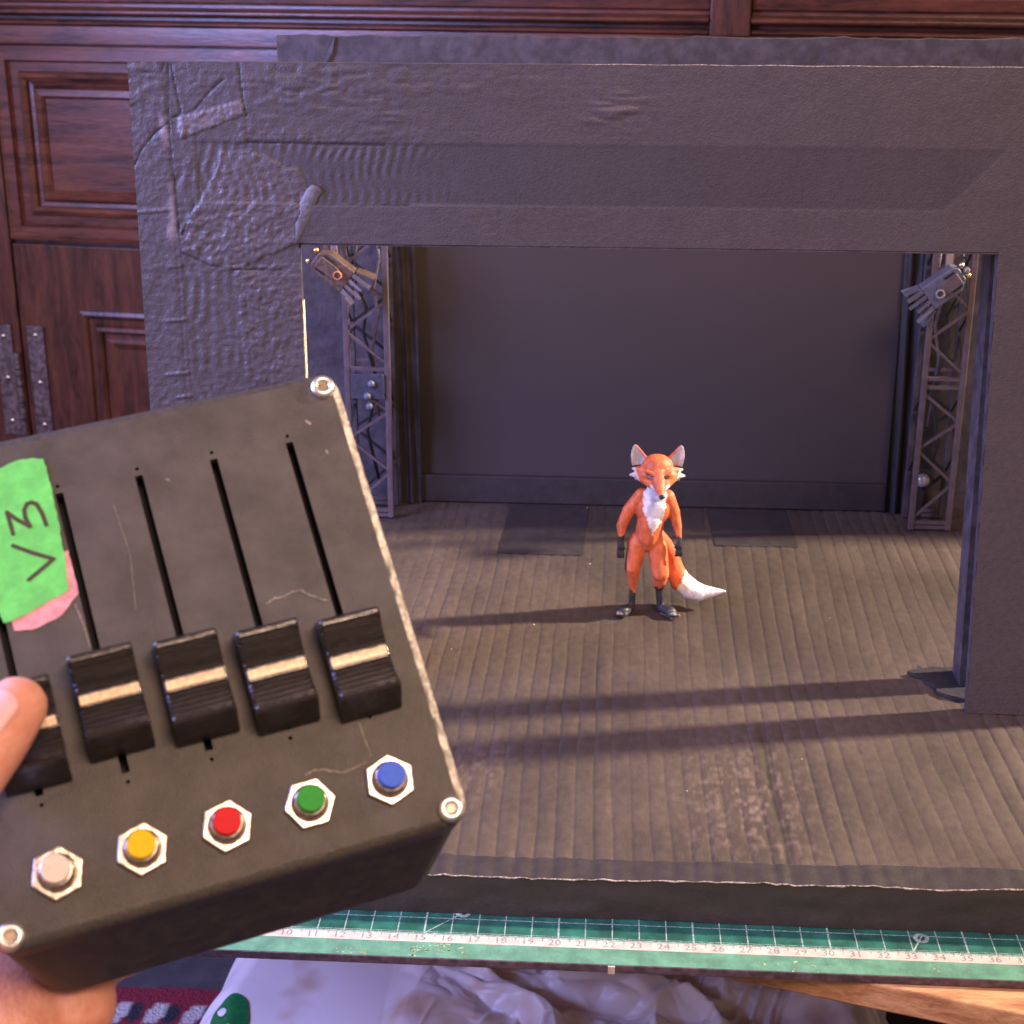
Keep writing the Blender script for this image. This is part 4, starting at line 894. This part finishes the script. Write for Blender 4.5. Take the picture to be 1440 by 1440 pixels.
# tapes and writing
def ragged(poly, amp, seed, step=0.12):
    rr = random.Random(seed); out = []
    for (a, b) in zip(poly, poly[1:]+poly[:1]):
        L_ = math.hypot(b[0]-a[0], b[1]-a[1]); n = max(1, int(L_/step))
        for k in range(n): out.append((a[0]+(b[0]-a[0])*k/n+rr.uniform(-amp, amp), a[1]+(b[1]-a[1])*k/n+rr.uniform(-amp, amp)))
    return out
mb = MB(); mb.prism(ragged([(1.98, 6.4), (2.0, 5.2), (1.43, 4.68), (0.76, 4.5), (0.23, 4.58), (0.2, 6.3)], 0.015, 2), 0.004, 0.022); obj('pink_tape', mb, M['pinktape'], ctl)
mb = MB(); mb.prism(ragged([(0.1, 9.05), (0.78, 9.14), (1.16, 9.24), (1.63, 9.24), (1.92, 9.12), (1.94, 7.98), (1.87, 6.3), (1.77, 5.33), (1.1, 5.12), (0.47, 4.91), (0.01, 4.84), (-0.15, 7.0)], 0.018, 5), 0.024, 0.045); gt = obj('green_tape', mb, M['greentape'], ctl)
def stroke(mb, pts, w, h0, h1):
    for (a, b) in zip(pts[:-1], pts[1:]):
        d = Vector((b[0]-a[0], b[1]-a[1])); L_ = d.length; d.normalize(); nn = Vector((-d.y, d.x))*w
        h0 += 0.0006
        mb.add([(a[0]+nn.x, a[1]+nn.y, h0), (b[0]+nn.x, b[1]+nn.y, h0), (b[0]-nn.x, b[1]-nn.y, h0), (a[0]-nn.x, a[1]-nn.y, h0)], [(0, 1, 2, 3)])
    for i, p in enumerate(pts):
        hh = h0+0.0008*(i+1)
        mb.add([(p[0]+w*math.cos(k*math.pi/6), p[1]+w*math.sin(k*math.pi/6), hh) for k in range(12)], [tuple(range(12))])
mb = MB()
stroke(mb, [(0.73, 7.20), (0.72, 7.5), (0.70, 7.84), (0.9, 7.58), (1.19, 7.30), (1.12, 7.58), (1.14, 7.80), (1.24, 7.95), (1.36, 7.97), (1.48, 7.88), (1.56, 7.60), (1.60, 7.24)], 0.055, 0.052, 0)
stroke(mb, [(0.66, 6.88), (1.1, 6.56), (1.58, 6.26), (1.2, 6.04), (0.86, 5.85)], 0.055, 0.052, 0)
obj('handwriting', mb, M['ink'], gt, fixn=False)
# scratches
for pl, w_ in (([(6.62, 3.70), (6.85, 3.78), (7.1, 3.74), (7.35, 3.84), (7.59, 3.80), (7.75, 3.62), (7.95, 3.48), (8.16, 3.35)], 0.020), ([(6.39, -1.03), (6.6, -0.98), (6.86, -1.03), (7.1, -1.15), (7.27, -1.23), (7.5, -1.22), (7.75, -1.19), (7.95, -1.14)], 0.022), ([(8.12, -1.0), (8.10, -0.66), (8.07, -0.1)], 0.014), ([(1.85, 4.9), (1.93, 4.3), (1.96, 3.7)], 0.016), ([(3.4, 7.4), (3.5, 5.9), (3.3, 4.4)], 0.007), ([(9.0, 8.6), (9.08, 8.5)], 0.04), ([(9.3, 7.6), (9.33, 7.5)], 0.03), ([(4.92, 7.78), (4.97, 7.75)], 0.035)):
    mb = MB(); rr = random.Random(int(w_*1000)+len(pl)); q_ = []
    for a_, b_ in zip(pl[:-1], pl[1:]):
        for k in range(4): q_.append((a_[0]+(b_[0]-a_[0])*k/4+rr.uniform(-.02, .02)*(len(pl) > 3), a_[1]+(b_[1]-a_[1])*k/4+rr.uniform(-.02, .02)*(len(pl) > 3)))
    stroke(mb, q_+[pl[-1]], w_, 0.004, 0); obj('scratch', mb, M['scratch'], ctl, fixn=False)

# ================================================================== HAND
hand = empty('person', mat=cM, label='bare hand gripping the black control box from the left, thumb resting on a slider', cat='person')
H_ = []
c = lambda a, ra, b, rb: H_.append(('c', a, ra, b, rb)); e = lambda p, r, rot=(0, 0, 0): H_.append(('e', p, r, rot))
# thumb: tip, nail phalanx, joint, base
c((-0.02, 2.05, 1.82), 0.76, (-0.65, 1.40, 1.95), 0.86); c((-0.65, 1.40, 1.95), 0.86, (-2.4, -0.2, 1.95), 0.98); c((-2.4, -0.2, 1.95), 0.98, (-4.6, -2.9, 0.4), 1.25)
c((-4.6, -2.6, 0.6), 1.35, (-4.8, -5.2, -2.2), 1.9)
# palm
e((-3.4, -4.2, -5.4), (2.6, 3.0, 1.5)); e((-4.0, -1.0, -5.6), (2.2, 3.6, 1.5)); e((-1.5, -4.2, -6.0), (2.0, 1.4, 1.2)); c((-4.6, -5.5, -4.5), 2.0, (-8, -11, -6), 2.5)
# four fingers under the box, curled round its far side
for k, (v, L1, rr_) in enumerate(((2.6, 3.6, .85), (0.6, 3.9, .88), (-1.4, 3.6, .82), (-3.3, 2.9, .72))):
    c((-3.3, v-0.2, -6.0), rr_+.12, (-3.3+L1, v, -5.9), rr_); c((-3.3+L1, v, -5.9), rr_, (-3.3+L1*1.65, v+.1, -5.75), rr_-.08); c((-3.3+L1*1.65, v+.1, -5.75), rr_-.08, (-3.3+L1*2.1, v+.2, -5.65), rr_-.18)
hb, PP = blob_obj('hand_skin', H_, 0.12, M['skin'], hand, 6)
# thumb nail: curved plate on top of the tip phalanx
d = Vector((-0.70, -0.70, 0.12)).normalized(); up = Vector((-0.30, 0.25, 0.92)); up = (up-d*up.dot(d)).normalized(); sd = d.cross(up)
cN = Vector((-0.30, 1.75, 1.90)); G = np.zeros((13, 13, 3))
for i in range(13):
    for j in range(13):
        a = (i/12-0.5)*1.5; t = j/12*1.25-0.45
        wv = 1-0.12*(abs(j/12-0.3))**2
        if j < 3: wv *= math.sqrt(max(0.05, 1-((3-j)/3.2)**2))
        p = cN+d*t+(sd*math.sin(a*wv)+up*math.cos(a*wv))*(0.835+0.06*(t)); G[i, j] = p
mb = MB(); mb.grid(G); nl = obj('thumbnail', mb, M['nail'], hand, smooth=True); nl.modifiers.new('s', 'SOLIDIFY').thickness = 0.0004

scene.render.engine = 'CYCLES'
scene.cycles.max_bounces = 6
